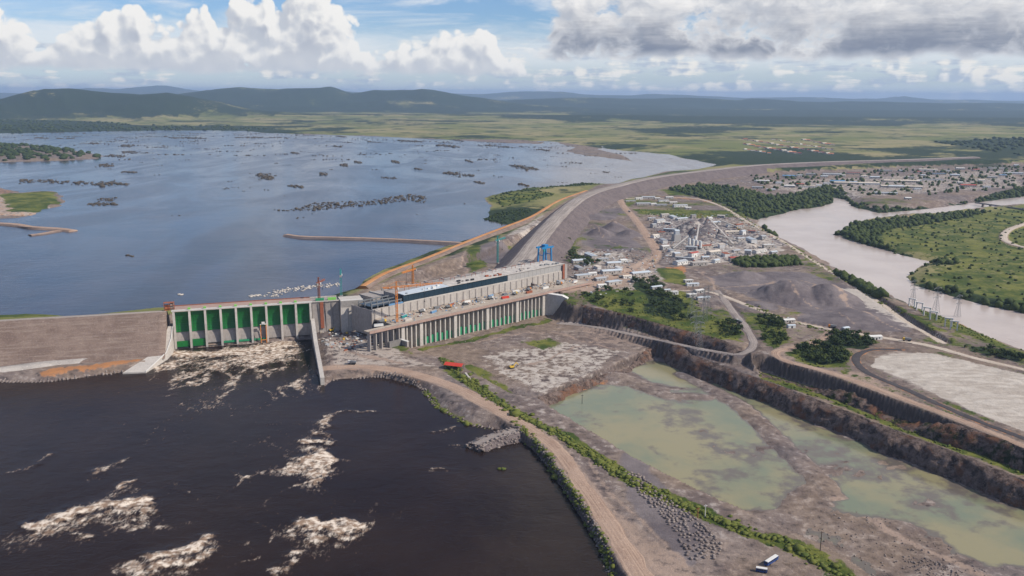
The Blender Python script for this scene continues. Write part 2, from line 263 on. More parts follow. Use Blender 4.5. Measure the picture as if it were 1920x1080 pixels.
LEFT_ISLAND = [(-4052.9,5003.2),(-2846.5,4975.3),(-2521.9,4806.0),(-2145.5,4436.8),(-1894.5,4149.1),(-1841.0,3946.7),(-1981.9,3807.8),(-2145.0,3734.2),(-2939.8,3612.2)]
SPIT = [(-2453.3,2794.3),(-1578.7,2732.4),(-1435.9,2590.1),(-1373.7,2651.9),(-1234.0,2439.9),(-1178.6,2299.7),(-1178.2,2213.0),(-1155.0,2133.5),(-1165.1,2067.1),(-1245.3,2054.4),(-1659.9,1870.7)]
PENINSULA = [[(-73.5,2488.0),(-41.6,2653.4),(49.0,2828.5),(134.2,2833.5),(230.1,2977.3),(300.2,2963.7),(229.0,2743.5),(132.0,2460.7),(51.8,2189.0),(-0.9,2020.6),(-25.4,2019.6),(-67.3,2106.7),(-34.5,2205.1),(-29.5,2333.7),(-62.2,2401.9)]]
PEN_GREEN = [[(-67.7,2496.9),(-25.9,2680.1),(65.6,2810.1),(132.5,2797.8),(62.1,2655.5),(139.3,2602.5),(41.5,2367.0),(-29.3,2317.7)], [(-66.9,2092.3),(-41.0,2199.8),(19.1,2233.5),(52.1,2204.1),(-13.0,2006.3)], [(100.5,2845.2),(228.5,2957.0),(296.4,2925.6),(166.3,2799.8)]]
BARS = [[(273.3,5878.8),(453.1,5512.0),(508.0,5072.1),(459.1,4869.9),(542.7,4367.4),(535.7,4015.4),(448.3,4211.7),(338.9,4426.5),(279.3,4670.0),(356.1,5056.3),(282.2,5374.6)],
        [(-537.3,2401.8),(-401.5,2458.2),(-301.8,2624.6),(-249.3,2571.4),(-230.1,2369.8),(-283.7,2464.3),(-372.0,2362.7),(-489.6,2245.8),(-591.5,2220.0),(-553.4,2285.9)],
        [(-367.5,6087.2),(-5.9,5845.1),(194.3,5605.9),(170.0,5362.2),(-70.2,5452.9),(-309.1,5675.2)]]
# low bushy islets: left end, right end, height of the scrub (m)
ISLETS = list(zip([(-1641.7,2969.8),(-1437.8,2909.5),(-1685.3,3655.3),(-1451.8,3315.6),(-2229.7,5851.3),(-1828.4,5902.1),(-1222.2,6208.1),(-884.9,5481.3),(-732.4,5690.5),(-436.6,5183.6),(-160.1,5213.6),(139.4,4837.9),(-263.6,3353.4),(-467.0,3164.7),(-383.9,3539.6),(-128.6,3010.0),(-14.3,3729.5),(347.5,3443.6),(-932.3,3261.5),(-720.7,2849.2),(-1127.7,2348.1),(-1942.4,4456.3),(-1888.7,4186.3),(-1105.3,4453.3),(-692.7,3914.1),(-897.3,3177.6),(-679.2,2818.2),(-716.6,3731.6),(-384.7,5799.3),(71.4,2704.1),(-3044.3,5748.1),(-2898.8,5696.4),(-2835.0,5704.4),(-2441.0,5185.2),(-2174.4,4995.6),(-1994.3,4069.0),(-1147.6,2470.1),(-214.5,4018.3),(24.4,2946.7),(205.7,2652.6),(-718.5,3321.4),(-530.9,3927.5),(-1004.6,5016.5)],
                  [(-1454.8,2908.5),(-1235.3,2852.0),(-1600.4,3552.5),(-1379.4,3275.0),(-1957.4,5744.3),(-1529.6,5940.0),(-1122.5,6066.2),(-805.6,5429.5),(-562.9,5518.5),(-295.6,4988.6),(-19.7,5017.3),(191.7,4705.7),(-141.7,3228.5),(-404.8,3107.9),(-353.6,3491.1),(-94.4,2957.3),(102.5,3524.4),(367.4,3397.7),(-828.2,3060.6),(-669.1,2818.8),(-1041.6,2329.2),(-1827.2,4345.0),(-1774.4,4088.4),(-1047.7,4378.0),(-642.6,3795.9),(-853.1,3098.5),(-658.3,2786.7),(-670.2,3623.6),(-312.2,5610.4),(156.1,2621.3),(-2913.5,5626.1),(-2825.3,5637.0),(-2755.8,5645.6),(-2357.1,5082.9),(-2067.1,4853.7),(-1892.2,3975.4),(-1096.7,2422.0),(-175.4,3894.0),(49.8,2878.7),(218.3,2610.7),(-676.9,3235.2),(-485.5,3808.4),(-941.8,4921.5)]))

# ------------------------------------------------------------------ terrain
def height(x, y):
    far = smooth((y - 3500) / 5000)
    n_mid = fbm(x, y, 420, 4, 11); n_small = fbm(x, y, 38, 4, 21); n_fine = fbm(x, y, 11, 3, 31)
    sd = poly_sdf(RESERVOIR, x, y, 1500) + fbm(x, y, 260, 4, 5) * (18 + 55 * smooth((y - 2500) / 3000))
    z = Z_RES + np.clip(sd * 0.07, -7, 7) + np.where(sd > 0, np.clip(sd / 120, 0, 1) * (n_mid * 3 + 1), 0)
    z = z + far * np.clip(sd / 800, 0, 1) * (fbm(x, y, 3500, 4, 41) * 22 + 8)
    for prof, Y, w in MOUNTAINS:
        P = np.array(prof, float)
        crest = np.interp(x, P[:, 0], P[:, 1]) - 18
        dy = (y - Y) / w
        ridge = 1 - (.5 + .5 * fbm(x, y, w * 1.1, 2, 51)) * 0.45 * smooth(np.abs(dy) * 1.2) - .40 * np.abs(fbm(x, y, w * .55, 4, 58)) * smooth(np.abs(dy) * 1.6) + .11 * fbm(x, y, 1300, 4, 57)
        z = np.maximum(z, 18 + crest * np.exp(-dy * dy) * ridge)
    for isl, hh in ((LEFT_ISLAND, 8), (SPIT, 5), *[(p, 5) for p in PENINSULA], (BARS[0], 1.6), (BARS[1], -.6), (BARS[2], 1.0)):
        d = poly_sdf(isl, x, y, 200) + fbm(x, y, 60, 4, 61) * 9
        z = np.maximum(z, Z_RES + np.clip(-d * 0.16, -7, hh) + np.where(d < 0, n_small * 0.5, 0))
    # ground below the dams
    d = poly_sdf(DOWNSTREAM, x, y, 60)
    near_ph = np.exp(-(((x - 130) / 170) ** 2 + ((y - 1420) / 180) ** 2))
    low = Z_LAND + n_mid * 1.5 + n_small * 0.5 + near_ph * 9
    k = smooth(0.5 - d / 16)
    z = z * (1 - k) + low * k
    d = poly_sdf(FAR_BANK, x, y, 100); k = smooth(0.5 - d / 30); z = z * (1 - k) + (13 + n_mid * 2 + n_small * .8) * k
    d = poly_sdf(LOWZONE, x, y, 40); k = smooth(0.5 - d / 5); z = z * (1 - k) + (6.5 + n_small * 0.35) * k
    # stockpiles of crushed rock
    for (cx, cy), r, h in PILES:
        q = np.hypot(x - cx, y - cy) / r + fbm(x, y, 30, 4, 71) * .17
        z = np.where(q < 1, np.maximum(z, Z_LAND + h * np.clip(1.08 - q, 0, .93)), z)
    d = poly_sdf(BENCH, x, y, 30); k = smooth(0.5 - d / 5); z = z * (1 - k) + (4 + n_small * .6) * k
    d = poly_sdf(PIT_UPPER, x, y, 60) + n_fine * 1.5
    z = np.where(d < 30, np.minimum(z, np.clip(-3 + d * 1.6, -3, 60) + n_small * .55 + n_fine * .3), z)
    d = poly_sdf(PIT_LOWER, x, y, 60) + n_fine * 1.5
    pa = np.minimum(poly_sdf(POND_A, x, y, 60), poly_sdf(POND_B, x, y, 60)) + n_small * 7 - 9
    floor_ = -11.3 - 1.55 * smooth(0.5 - pa / 16) + fbm(x, y, 60, 6, 81, .62) * 1.25 + n_fine * .25
    z = np.where(d < 30, np.minimum(z, np.clip(floor_ + np.maximum(d, 0) * 2.2, -16, 60)), z)
    for dk in PIT_DIKES:
        dd, zz = line_dist(dk, x, y, 60)
        z = np.maximum(z, np.where(dd < 40, zz - np.maximum(dd - 4 + n_fine * 2, 0) * 0.22, -99))
    # banks
    d = poly_sdf(TAILWATER, x, y, 80) + n_fine * 1.2 + n_small * 1.2
    z = np.where(d < 70, np.minimum(z, np.clip(d * 0.5, -6, 100)), z)
    d = poly_sdf(RIVER, x, y, 120) + n_small * 5
    z = np.where(d < 90, np.minimum(z, Z_RIV + np.clip(d * 0.3, -4, 100)), z)
    # roads are graded
    for nm, (pts, w, kind) in ROADS.items():
        dd, zz = line_dist(ROADC[nm], x, y, 40)
        k = smooth(1 - (dd - w * .62) / (w * .35))
        z = np.where(dd < w * 1.2, z * (1 - k) + zz * k, z)
    return z
ROADC = {k: curve(v[0], 12) for k, v in ROADS.items()}
PILES = list(zip([(419.6,1321.2),(476.3,1308.3),(468.0,1178.5),(356.6,1253.6),(391.1,1465.5),(491.7,1164.6),(432.4,1160.3),(229.9,2001.2),(191.9,1921.4),(254.5,1908.9),(211.5,2196.2),(410.2,1992.3),(433.2,1930.9),(444.4,2051.6),(476.2,1778.9),(520.1,1861.4)],
                 (58, 46, 62, 30, 34, 40, 46, 36, 34, 30, 46, 40, 38, 34, 26, 24), (27, 24, 9, 4, 13, 7, 6, 19, 17, 14, 10, 26, 23, 24, 13, 12)))

ys = [-4000, -1500, -500, 0, 150, 250]
y = 300.0
while y < 75000:
    ys.append(y); y *= 1.005 if y < 3200 else (1.010 if y < 7000 else 1.024)
ys = np.array(ys)
core = np.linspace(-1, 1, 860); ext = np.array([1.06, 1.15, 1.3, 1.5, 1.8, 2.3, 3.0])
us = np.concatenate([-ext[::-1], core, ext])
def hw(yy): return 0.64 * np.maximum(yy, 300) + 120
GX = us[None, :] * hw(ys)[:, None]; GY = np.repeat(ys[:, None], len(us), 1)
GZ = height(GX.ravel(), GY.ravel()).reshape(GX.shape)
def ground_z(x, y):
    """height of the terrain mesh itself"""
    x = np.atleast_1d(np.asarray(x, float)); y = np.atleast_1d(np.asarray(y, float))
    j = np.clip(np.searchsorted(ys, y) - 1, 0, len(ys) - 2); t = (y - ys[j]) / (ys[j + 1] - ys[j])
    def row(jj):
        u = x / hw(ys[jj]); i = np.clip(np.searchsorted(us, u) - 1, 0, len(us) - 2)
        f = (u - us[i]) / (us[i + 1] - us[i])
        return GZ[jj, i] * (1 - f) + GZ[jj, i + 1] * f
    return row(j) * (1 - t) + row(j + 1) * t
def gz(x, y): return float(ground_z(x, y)[0])

def mesh_np(name, V, Fq, mat, smooth_=False):
    me = bpy.data.meshes.new(name); V = np.asarray(V, np.float32); Fq = np.asarray(Fq, np.int32)
    k = Fq.shape[1]
    me.vertices.add(len(V)); me.vertices.foreach_set('co', V.ravel())
    me.loops.add(Fq.size); me.loops.foreach_set('vertex_index', Fq.ravel())
    me.polygons.add(len(Fq)); me.polygons.foreach_set('loop_start', np.arange(0, Fq.size, k, dtype=np.int32))
    if smooth_: me.polygons.foreach_set('use_smooth', np.ones(len(Fq), bool))
    me.update(calc_edges=True)
    if mat: me.materials.append(mat)
    return me
def grid_faces(nr, nc):
    a = (np.arange(nr - 1)[:, None] * nc + np.arange(nc - 1)[None, :]).ravel()
    return np.stack([a, a + 1, a + nc + 1, a + nc], 1)
def link(name, me, parent=None, **props):
    o = bpy.data.objects.new(name, me); col.objects.link(o)
    if parent is not None: o.parent = parent
    for k, v in props.items():
        if v is not None: o[k] = v
    return o

# ------------------------------------------------------------------ materials
MATS = {}
def mat_plain(name, c, rough=0.8, var=0.12, scale=0.25, metal=0.0, bump=0.0, spec=0.3, streak=0.0):
    """procedural material: base colour broken up by two sizes of noise, optional vertical streaks"""
    if name in MATS: return MATS[name]
    m = bpy.data.materials.new(name); m.use_nodes = True; t = NT(m.node_tree); b = m.node_tree.nodes['Principled BSDF']
    geo = t.n('ShaderNodeNewGeometry').outputs['Position']
    n1 = t.noise(geo, scale, 6, 0.65)
    n2 = t.noise(geo, scale * .12, 3, 0.5)
    f = t.m('ADD', t.m('MULTIPLY', t.m('SUBTRACT', n1, .5), 2 * var * 1.8), t.m('MULTIPLY', t.m('SUBTRACT', n2, .5), 1.6 * var))
    if streak:
        ns = t.noise(t.v('MULTIPLY', geo, (1, 1, 0.06)), 0.7, 4, 0.6)
        f = t.m('ADD', f, t.m('MULTIPLY', t.m('SUBTRACT', ns, .55), streak))
    f = t.m('ADD', f, 1.0)
    t.put(b.inputs['Base Color'], t.v('SCALE', tuple(c), f)); b.inputs['Roughness'].default_value = rough
    b.inputs['Metallic'].default_value = metal; b.inputs['Specular IOR Level'].default_value = spec
    if bump:
        bp = t.n('ShaderNodeBump'); bp.inputs['Strength'].default_value = bump; bp.inputs['Distance'].default_value = 0.5
        t.put(bp.inputs['Height'], n1); t.put(b.inputs['Normal'], bp.outputs[0])
    MATS[name] = m; return m
C_ = dict(
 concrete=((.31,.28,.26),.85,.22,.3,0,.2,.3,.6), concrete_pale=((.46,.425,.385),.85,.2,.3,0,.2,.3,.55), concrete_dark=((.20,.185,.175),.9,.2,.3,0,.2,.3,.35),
 green=((.008,.150,.028),.5,.2,.4,0,.1,.4,.35), green_pale=((.03,.24,.11),.6,.25,.4,0,.1,.3,.4), lime=((.20,.50,.10),.6,.15), glass_dark=((.012,.032,.05),.25,.2,.4,0,0,.6),
 white=((.62,.61,.58),.6,.10,.2), roof_white=((.47,.52,.56),.5,.12,.15), roof_grey=((.36,.38,.40),.6,.15,.2), roof_cream=((.60,.53,.44),.7,.12,.2), roof_red=((.36,.075,.055),.7,.2,.3), roof_blue=((.12,.25,.42),.6,.15,.3), roof_orange=((.55,.2,.08),.7,.2,.2),
 roof_dusty=((.46,.425,.385),.75,.4,.12,0,0,.3,0), wall=((.40,.365,.33),.8,.2,.3,0,.1,.3,.6), wall_grey=((.33,.32,.31),.8,.12,.3), rust=((.26,.085,.045),.85,.3,.4), orange=((.62,.22,.04),.5,.12), yellow=((.65,.42,.05),.5,.12), blue=((.02,.19,.42),.5,.12), teal=((.03,.26,.25),.5,.15),
 red=((.52,.05,.03),.6,.12), steel=((.22,.23,.24),.5,.2,.5,.4), dark=((.025,.025,.028),.6,.2), tyre=((.012,.012,.012),.9,.1), pink=((.34,.235,.195),.85,.2,.3), tan=((.37,.31,.25),.85,.35,.2), bark=((.08,.055,.04),.9,.2), glass=((.02,.03,.04),.15,.05,.3,0,0,.7), bus_blue=((.02,.06,.22),.4,.1))
def M(name): return mat_plain(name, *C_[name])

def rgb(t, *c): return tuple(c)
def make_ground_mat():
    m = bpy.data.materials.new('ground'); m.use_nodes = True; t = NT(m.node_tree); b = m.node_tree.nodes['Principled BSDF']
    pos = t.n('ShaderNodeNewGeometry').outputs['Position']
    a1 = t.n('ShaderNodeAttribute', attribute_name='m1'); a2 = t.n('ShaderNodeAttribute', attribute_name='m2')
    s1 = t.n('ShaderNodeSeparateColor'); t.put(s1.inputs[0], a1.outputs['Color']); s2 = t.n('ShaderNodeSeparateColor'); t.put(s2.inputs[0], a2.outputs['Color'])
    grass, forest_shade, dirt = s1.outputs; pale = a1.outputs['Alpha']
    gravel, orange, sav = s2.outputs; rock = a2.outputs['Alpha']
    n60 = t.noise(pos, 1 / 45, 8, 0.66); n12 = t.noise(pos, 1 / 9, 7, 0.65); n900 = t.noise(pos, 1 / 700, 8, 0.62); nf = t.noise(pos, 0.9, 4, 0.6)
    flow = t.noise(t.v('MULTIPLY', pos, (.05, .02, .05)), 1.0, 6, 0.6)
    def vary(c, amt=0.5, n=None):
        f = t.m('ADD', 1 - amt * .5, t.m('MULTIPLY', n12 if n is None else n, amt))
        f = t.m('MULTIPLY', f, t.m('ADD', 0.75, t.m('MULTIPLY', nf, 0.5)))
        return t.v('SCALE', c, f)
    def cut(mask, n, amp, soft):
        return t.sstep(t.m('ADD', mask, t.m('MULTIPLY', t.m('SUBTRACT', n, .5), amp)), .5 - soft, .5 + soft)
    rubble = t.mix(t.sstep(n60, .38, .64), (.135, .104, .095), (.225, .180, .156))
    rubble = t.mix(t.sstep(n12, .52, .68), rubble, (.30, .26, .235))
    rubble = t.mix(t.sstep(n12, .47, .32), rubble, (.075, .060, .060))
    warm = t.noise(pos, 1 / 160, 6, .65)
    rubble = t.mix(t.sstep(warm, .44, .62, 0, .7), rubble, t.mix(n12, (.13, .095, .07), (.30, .225, .165)))
    rubble = t.mix(t.sstep(warm, .46, .34, 0, .55), rubble, t.mix(n12, (.07, .062, .066), (.19, .165, .165)))
    c = vary(rubble, .8)
    c = t.mix(cut(gravel, n60, .8, .12), c, vary(t.mix(t.sstep(n60, .4, .6), (.118, .100, .105), (.175, .150, .150)), .6))
    c = t.mix(cut(pale, n12, 1.7, .14), c, vary((.42, .375, .33), .5))
    c = t.mix(cut(orange, n12, 1.3, .14), c, vary((.36, .17, .075), .5))
    c = t.mix(cut(dirt, n12, .9, .16), c, vary((.30, .225, .18), .6, flow))
    savc = t.mix(t.sstep(n900, .40, .60), (.135, .150, .042), (.26, .225, .105))
    savc = t.mix(t.sstep(t.noise(pos, 1 / 240, 7, .68), .52, .60), savc, (.050, .068, .022))
    c = t.mix(cut(sav, n900, 1.4, .10), c, vary(savc, .6))
    gr = t.mix(t.sstep(n60, .40, .62), (.044, .070, .012), (.150, .155, .034))
    gr = t.mix(t.sstep(n12, .54, .70), gr, (.016, .032, .008))
    c = t.mix(cut(grass, n12, 1.3, .10), c, vary(gr, .8))
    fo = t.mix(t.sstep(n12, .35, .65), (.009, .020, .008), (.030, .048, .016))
    c = t.mix(cut(forest_shade, n60, 1.1, .08), c, vary(fo, .9))
    snd = t.n('ShaderNodeAttribute', attribute_name='sand').outputs['Fac']
    sndc = t.mix(t.sstep(t.noise(t.v('MULTIPLY', pos, (.02, .06, 1)), 1.0, 6, .65, dist=1.2), .38, .64), (.36, .315, .27), (.50, .455, .40))
    c = t.mix(snd, c, vary(sndc, .3))
    rk = t.mix(t.noise(t.v('MULTIPLY', pos, (.35, .35, .05)), 1.0, 5, .6), (.03, .023, .022), (.15, .115, .10))
    c = t.mix(rock, c, rk)
    t.put(b.inputs['Base Color'], c); b.inputs['Roughness'].default_value = .95; b.inputs['Specular IOR Level'].default_value = .15
    h = t.m('MULTIPLY', t.m('ADD', t.m('MULTIPLY', n12, 1.6), t.m('MULTIPLY', nf, .35)), t.sstep(sav, .35, .8, 1.0, .15))
    bp = t.n('ShaderNodeBump'); bp.inputs['Strength'].default_value = .8; bp.inputs['Distance'].default_value = 1.2
    t.put(bp.inputs['Height'], h); t.put(b.inputs['Normal'], bp.outputs[0])
    return m
GROUND = make_ground_mat()

def water_mat(name, c1, c2, rough, waves, strength, tint_scale=1 / 120, foam=False, murk=None, spec=.5, silt=None):
    m = bpy.data.materials.new(name); m.use_nodes = True; t = NT(m.node_tree); b = m.node_tree.nodes['Principled BSDF']
    pos = t.n('ShaderNodeNewGeometry').outputs['Position']
    c = t.mix(t.sstep(t.noise(pos, tint_scale, 5, .6), .35, .65), c1, c2)
    if silt:
        sx = t.n('ShaderNodeSeparateXYZ'); t.put(sx.inputs[0], pos)
        k = t.m('ADD', t.m('ADD', sx.outputs[0], t.m('MULTIPLY', sx.outputs[1], -.08)), t.m('MULTIPLY', t.m('SUBTRACT', t.noise(pos, 1 / 420, 5, .6, dist=.6), .5), 1500))
        c = t.mix(t.sstep(k, -520, 260), c, silt)
    if murk:
        c = t.mix(t.sstep(t.noise(pos, 1 / 26, 6, .65), .56, .70), c, murk)
    n = 0
    hh = None
    for sc_, amp in waves:
        w = t.m('MULTIPLY', t.noise(t.v('MULTIPLY', pos, (1, 1.6, 1)), sc_, 4, .6, dist=.5), amp)
        hh = w if hh is None else t.m('ADD', hh, w)
    patch = t.noise(t.v('MULTIPLY', pos, (1 / 260, 1 / 700, 1)), 1.0, 5, .6, dist=1.0)
    bp = t.n('ShaderNodeBump'); bp.inputs['Distance'].default_value = 1.0
    t.put(bp.inputs['Strength'], t.sstep(patch, .3, .7, strength * .55, strength)); t.put(bp.inputs['Height'], hh)
    t.put(b.inputs['Normal'], bp.outputs[0])
    r = t.sstep(patch, .35, .65, rough * .7, rough * 1.3)
    b.inputs['IOR'].default_value = 1.33
    b.inputs['Specular IOR Level'].default_value = spec
    if foam:
        fa = t.n('ShaderNodeAttribute', attribute_name='foam').outputs['Fac']
        lace = t.voro(t.v('MULTIPLY', pos, (1, .8, 1)), .22, 3, .65, 'F1')
        fn = t.noise(t.v('MULTIPLY', pos, (1, .4, 1)), .34, 6, .66, dist=.8)
        k = t.sstep(t.m('ADD', fa, t.m('ADD', t.m('MULTIPLY', t.m('SUBTRACT', fn, .5), 1.7), t.m('MULTIPLY', t.m('SUBTRACT', .45, lace), .25))), .34, .98)
        fc = t.mix(t.sstep(t.noise(pos, .18, 4, .6), .40, .62), (.26, .18, .125), (.70, .61, .51))
        fc = t.mix(t.sstep(fa, .35, .85), (.17, .11, .08), fc)
        c = t.mix(k, c, fc); r = t.m('ADD', r, t.m('MULTIPLY', k, .6))
    t.put(b.inputs['Base Color'], c); t.put(b.inputs['Roughness'], r)
    return m

# ---- masks over the terrain: where each surface lies
def build_terrain():
    x = GX.ravel(); y = GY.ravel(); z = GZ.ravel(); n = len(x)
    amp = 5 + np.clip(y - 600, 0, 5000) * .006
    wx = x + fbm(x, y, 46, 4, 201) * amp + fbm(x, y, 13, 3, 203) * 3; wy = y + fbm(x, y, 46, 4, 202) * amp + fbm(x, y, 13, 3, 204) * 3
    m = {k: np.zeros(n) for k in ('grass', 'forest_shade', 'dirt', 'pale', 'gravel', 'orange', 'sav', 'rock')}
    def poly(k, pts, soft, v=1.0):
        d = poly_sdf(pts, wx, wy, soft * 2 + 30); m[k] = np.maximum(m[k], v * np.clip(.5 - d / (2 * soft), 0, 1))
    def clear(pts, soft, keys):
        d = poly_sdf(pts, x, y, soft * 2 + 30); f = 1 - np.clip(.5 - d / (2 * soft), 0, 1)
        for k in keys: m[k] *= f
    def strip(k, pts, half, soft, v=1.0):
        d, _ = line_dist(curve(pts, 15), wx, wy, half + soft * 2 + 20); m[k] = np.maximum(m[k], v * np.clip(.5 - (d - half) / (2 * soft), 0, 1))
    sand = np.zeros(n)
    # far country: savanna with woods; dark bands also stand in for cloud shadow
    down = poly_sdf(DOWNSTREAM, x, y, 40) < 0
    m['sav'][:] = np.where(down & (y < 4200), .42, .80)
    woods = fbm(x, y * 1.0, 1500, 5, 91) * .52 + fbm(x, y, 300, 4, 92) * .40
    m['forest_shade'] = np.clip(.38 + woods * 1.15 + .35 * smooth((y - 6800) / 2600), 0, 1)  # denser tree colour far out also paints cloud shadow on the plain
    m['forest_shade'] = np.where(z > 75, np.maximum(m['forest_shade'], .85), m['forest_shade'])
    for p in SAVANNA: d_ = poly_sdf(p, x, y, 500); m['forest_shade'] -= .30 * np.clip(.5 - d_ / 440, 0, 1)
    m['forest_shade'] = np.clip(m['forest_shade'], 0, 1)
    for p in WOODS_SHADE_FAR: poly('forest_shade', p, 120)  # real woods, plus cloud shadow painted in their colour
    m['forest_shade'] = np.where(z > 62, np.clip(.80 + woods * .6, .4, 1), m['forest_shade'])
    # near the site
    near = (y < 4300) & down
    m['forest_shade'][near] = np.clip(.12 + woods[near] * .6, 0, 1); m['sav'][near] = .30
    site = poly_sdf(SITE, x, y, 200); f = np.clip(.5 + site / 60, 0, 1)
    for k in ('forest_shade', 'sav'): m[k] *= f
    d = poly_sdf(RESERVOIR, x, y, 400)
    inl = np.clip(-d / 30, 0, 1); m['sav'] *= 1 - .75 * inl; m['forest_shade'] *= 1 - .6 * inl; m['grass'] = np.maximum(m['grass'], .33 * inl)
    shore = np.exp(-((d - 10) / 30) ** 2) * (y > 2500); m['gravel'] = np.maximum(m['gravel'], shore * .55)
    pl = (y < 2700) & down & (z > 15) & (z < 30)
    m['grass'] = np.where(pl, np.maximum(m['grass'], np.clip(.30 + .42 * fbm(x, y, 75, 4, 301), 0, .85)), m['grass'])
    for p in YARDS: clear(p, 10, ['grass'])
    for p in WOODS: poly('forest_shade', p, 14)
    for p in GRASS: poly('grass', p, 9)
    for p, h_ in GRASS_STRIPS: strip('grass', p, h_, 5)
    poly('sav', FAR_BANK, 20, 1.0); poly('grass', FAR_BANK, 60, .62)
    for p in GRAVEL: poly('gravel', p, 9)
    poly('gravel', STOCKPILE, 12)
    for (cx, cy), r, h in PILES:
        q = np.hypot(x - cx, y - cy); m['gravel'] = np.maximum(m['gravel'], np.clip(.5 + (r - q) / 14, 0, 1))
        for k in ('grass', 'sav', 'forest_shade'): m[k] *= np.clip((q - r) / 10, 0, 1)
    for p, v in PALE: poly('pale', p, 10, v)
    for p, v in ORANGE: poly('orange', p, 6, v)
    poly('pale', SAND_YARD, 4, 1.5); sand[:] = np.clip(.5 - poly_sdf(SAND_YARD, x + .3 * (wx - x), y + .3 * (wy - y), 40) / 6, 0, 1); clear(SAND_YARD, 4, ['grass', 'sav', 'forest_shade', 'gravel'])
    for p, v in DIRT: poly('dirt', p, 10, v)
    for nm, (pts, w, kind) in ROADS.items():
        k = {'dirt': 'dirt', 'pale': 'dirt', 'grey': 'gravel', 'dark': 'orange'}[kind]
        d, _ = line_dist(ROADC[nm], x, y, w * 3 + 10); v = np.clip(.5 - (d - w * .62) / (w * .5), 0, 1)
        m[k] = np.maximum(m[k], v * (.9 if kind != 'dark' else .7))
        for q in ('grass', 'forest_shade', 'sav'): m[q] *= np.clip((d - w * .45) / (w * .3), 0, 1)
    for p, h_ in TRACKS: strip('dirt', p, h_, 3.5, .66)
    # steep faces are bare rock
    gy_, gx_ = np.gradient(GZ); dx = np.gradient(GX, axis=1); dyy = np.gradient(GY, axis=0)
    sl = np.hypot(gx_ / dx, gy_ / dyy).ravel()
    m['rock'] = smooth((sl - .75) / .6) * (y < 1700)
    m['grass'] *= 1 - .8 * m['rock']
    m['rock'] = np.where(sand > 0, 0, m['rock'])
    me = mesh_np('terrain', np.stack([x, y, z], 1), grid_faces(*GX.shape), GROUND, True)
    for an, ks in (('m1', ('grass', 'forest_shade', 'dirt', 'pale')), ('m2', ('gravel', 'orange', 'sav', 'rock'))):
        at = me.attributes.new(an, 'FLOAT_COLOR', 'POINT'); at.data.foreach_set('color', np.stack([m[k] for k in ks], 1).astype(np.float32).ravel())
    at_ = me.attributes.new('sand', 'FLOAT', 'POINT'); at_.data.foreach_set('value', sand.astype(np.float32))
    return link('terrain', me, kind='structure')

SITE = [(-267.3,1072.5),(-218.4,1311.1),(-32.3,1739.3),(141.6,2365.8),(340.9,3006.4),(488.0,2912.5),(582.3,2619.7),(587.8,1859.5),(558.9,1332.1),(545.3,1078.4),(582.0,958.9),(672.2,855.2),(295.5,337.0),(-12.8,334.5),(-198.5,781.6)] 
TRACKS = [([(277.6,1674.4),(316.9,1723.1),(347.6,1676.8),(386.4,1622.3),(442.1,1646.1),(520.0,1706.2)], 4), ([(292.0,1888.4),(350.5,1927.6),(420.4,1871.7),(463.2,1728.3)], 3.5), ([(302.5,2181.0),(388.9,2306.4),(511.0,2290.9),(558.8,2099.8)], 4), ([(322.4,1359.8),(332.3,1463.7),(316.2,1518.4),(275.7,1526.8)], 4), ([(322.4,1359.8),(396.5,1401.7),(475.4,1433.2),(484.4,1308.5),(497.5,1179.2),(511.5,1110.3)], 4), ([(338.1,1304.6),(411.0,1362.3),(437.1,1239.3),(455.1,1144.0)], 3),
  ([(240.4,1988.3),(212.4,2071.2),(185.2,1938.7),(199.1,1823.1),(235.2,1758.4),(260.2,1709.7)], 4), ([(301.9,2417.1),(230.4,2401.7),(207.2,2473.0),(202.1,2603.5)], 4), ([(82.3,1335.0),(110.8,1281.1),(132.5,1261.0)], 3), ([(234.1,1357.3),(257.2,1302.4),(280.8,1261.6),(313.7,1220.2)], 3), ([(-211.1,1057.1),(-175.3,1039.5),(-139.4,1013.9)], 5), ([(-42.3,1141.2),(15.1,1183.0),(73.3,1170.5),(126.3,1119.3),(164.9,1095.6)], 4), ([(-79.7,1066.8),(-25.1,1023.7),(26.8,1046.4),(84.3,1118.4)], 3.5), ([(58.8,753.7),(79.7,675.6),(103.6,602.8),(119.7,542.9)], 3), ([(272.0,696.2),(291.6,644.2),(316.7,598.9),(348.1,555.6)], 5), ([(-81.9,1482.1),(-94.5,1573.1),(-82.2,1676.4),(-58.8,1740.3)], 4), ([(799.3,1343.0),(766.6,1399.3),(709.5,1481.6)], 3), ([(297.4,983.4),(342.8,901.3),(387.2,819.6),(414.5,769.0),(440.9,703.0)], 4)]
YARDS = [[(343.7,2283.1),(603.6,2274.3),(576.1,1822.2),(426.8,1586.6),(276.1,1556.2),(297.5,1925.6)], [(82.8,1344.1),(113.9,1704.5),(232.7,1739.4),(282.1,1652.1),(240.4,1451.2),(143.5,1290.7)], [(821.4,3273.9),(2307.9,4011.7),(1738.9,3005.7),(1020.9,2654.4),(768.8,2786.5)], STOCKPILE]
SAVANNA = [[(-3552.6,7672.4),(-3949.6,9516.2),(-4270.6,13350.4),(-2785.2,13035.2),(-1594.9,13378.0),(-392.8,10733.9),(986.2,12100.2),(1442.7,10252.9),(1844.5,9224.2),(2203.2,8123.4),(2792.2,8770.1),(2653.9,7489.7),(1621.9,5961.6),(1133.0,5172.9),(829.9,5866.0),(373.7,6412.5),(-258.5,7057.6),(-1123.4,7241.9),(-2010.0,7681.6),(-2688.7,8384.0)],
           [(3449.2,8595.7),(4260.3,9024.1),(3947.2,8150.1),(3034.2,7335.0)], [(653.0,4599.2),(916.3,4057.8),(1359.0,4233.4),(2185.8,4976.3),(2410.1,4555.1),(2667.5,6087.9),(1916.2,5997.1),(1157.1,5284.4)]]
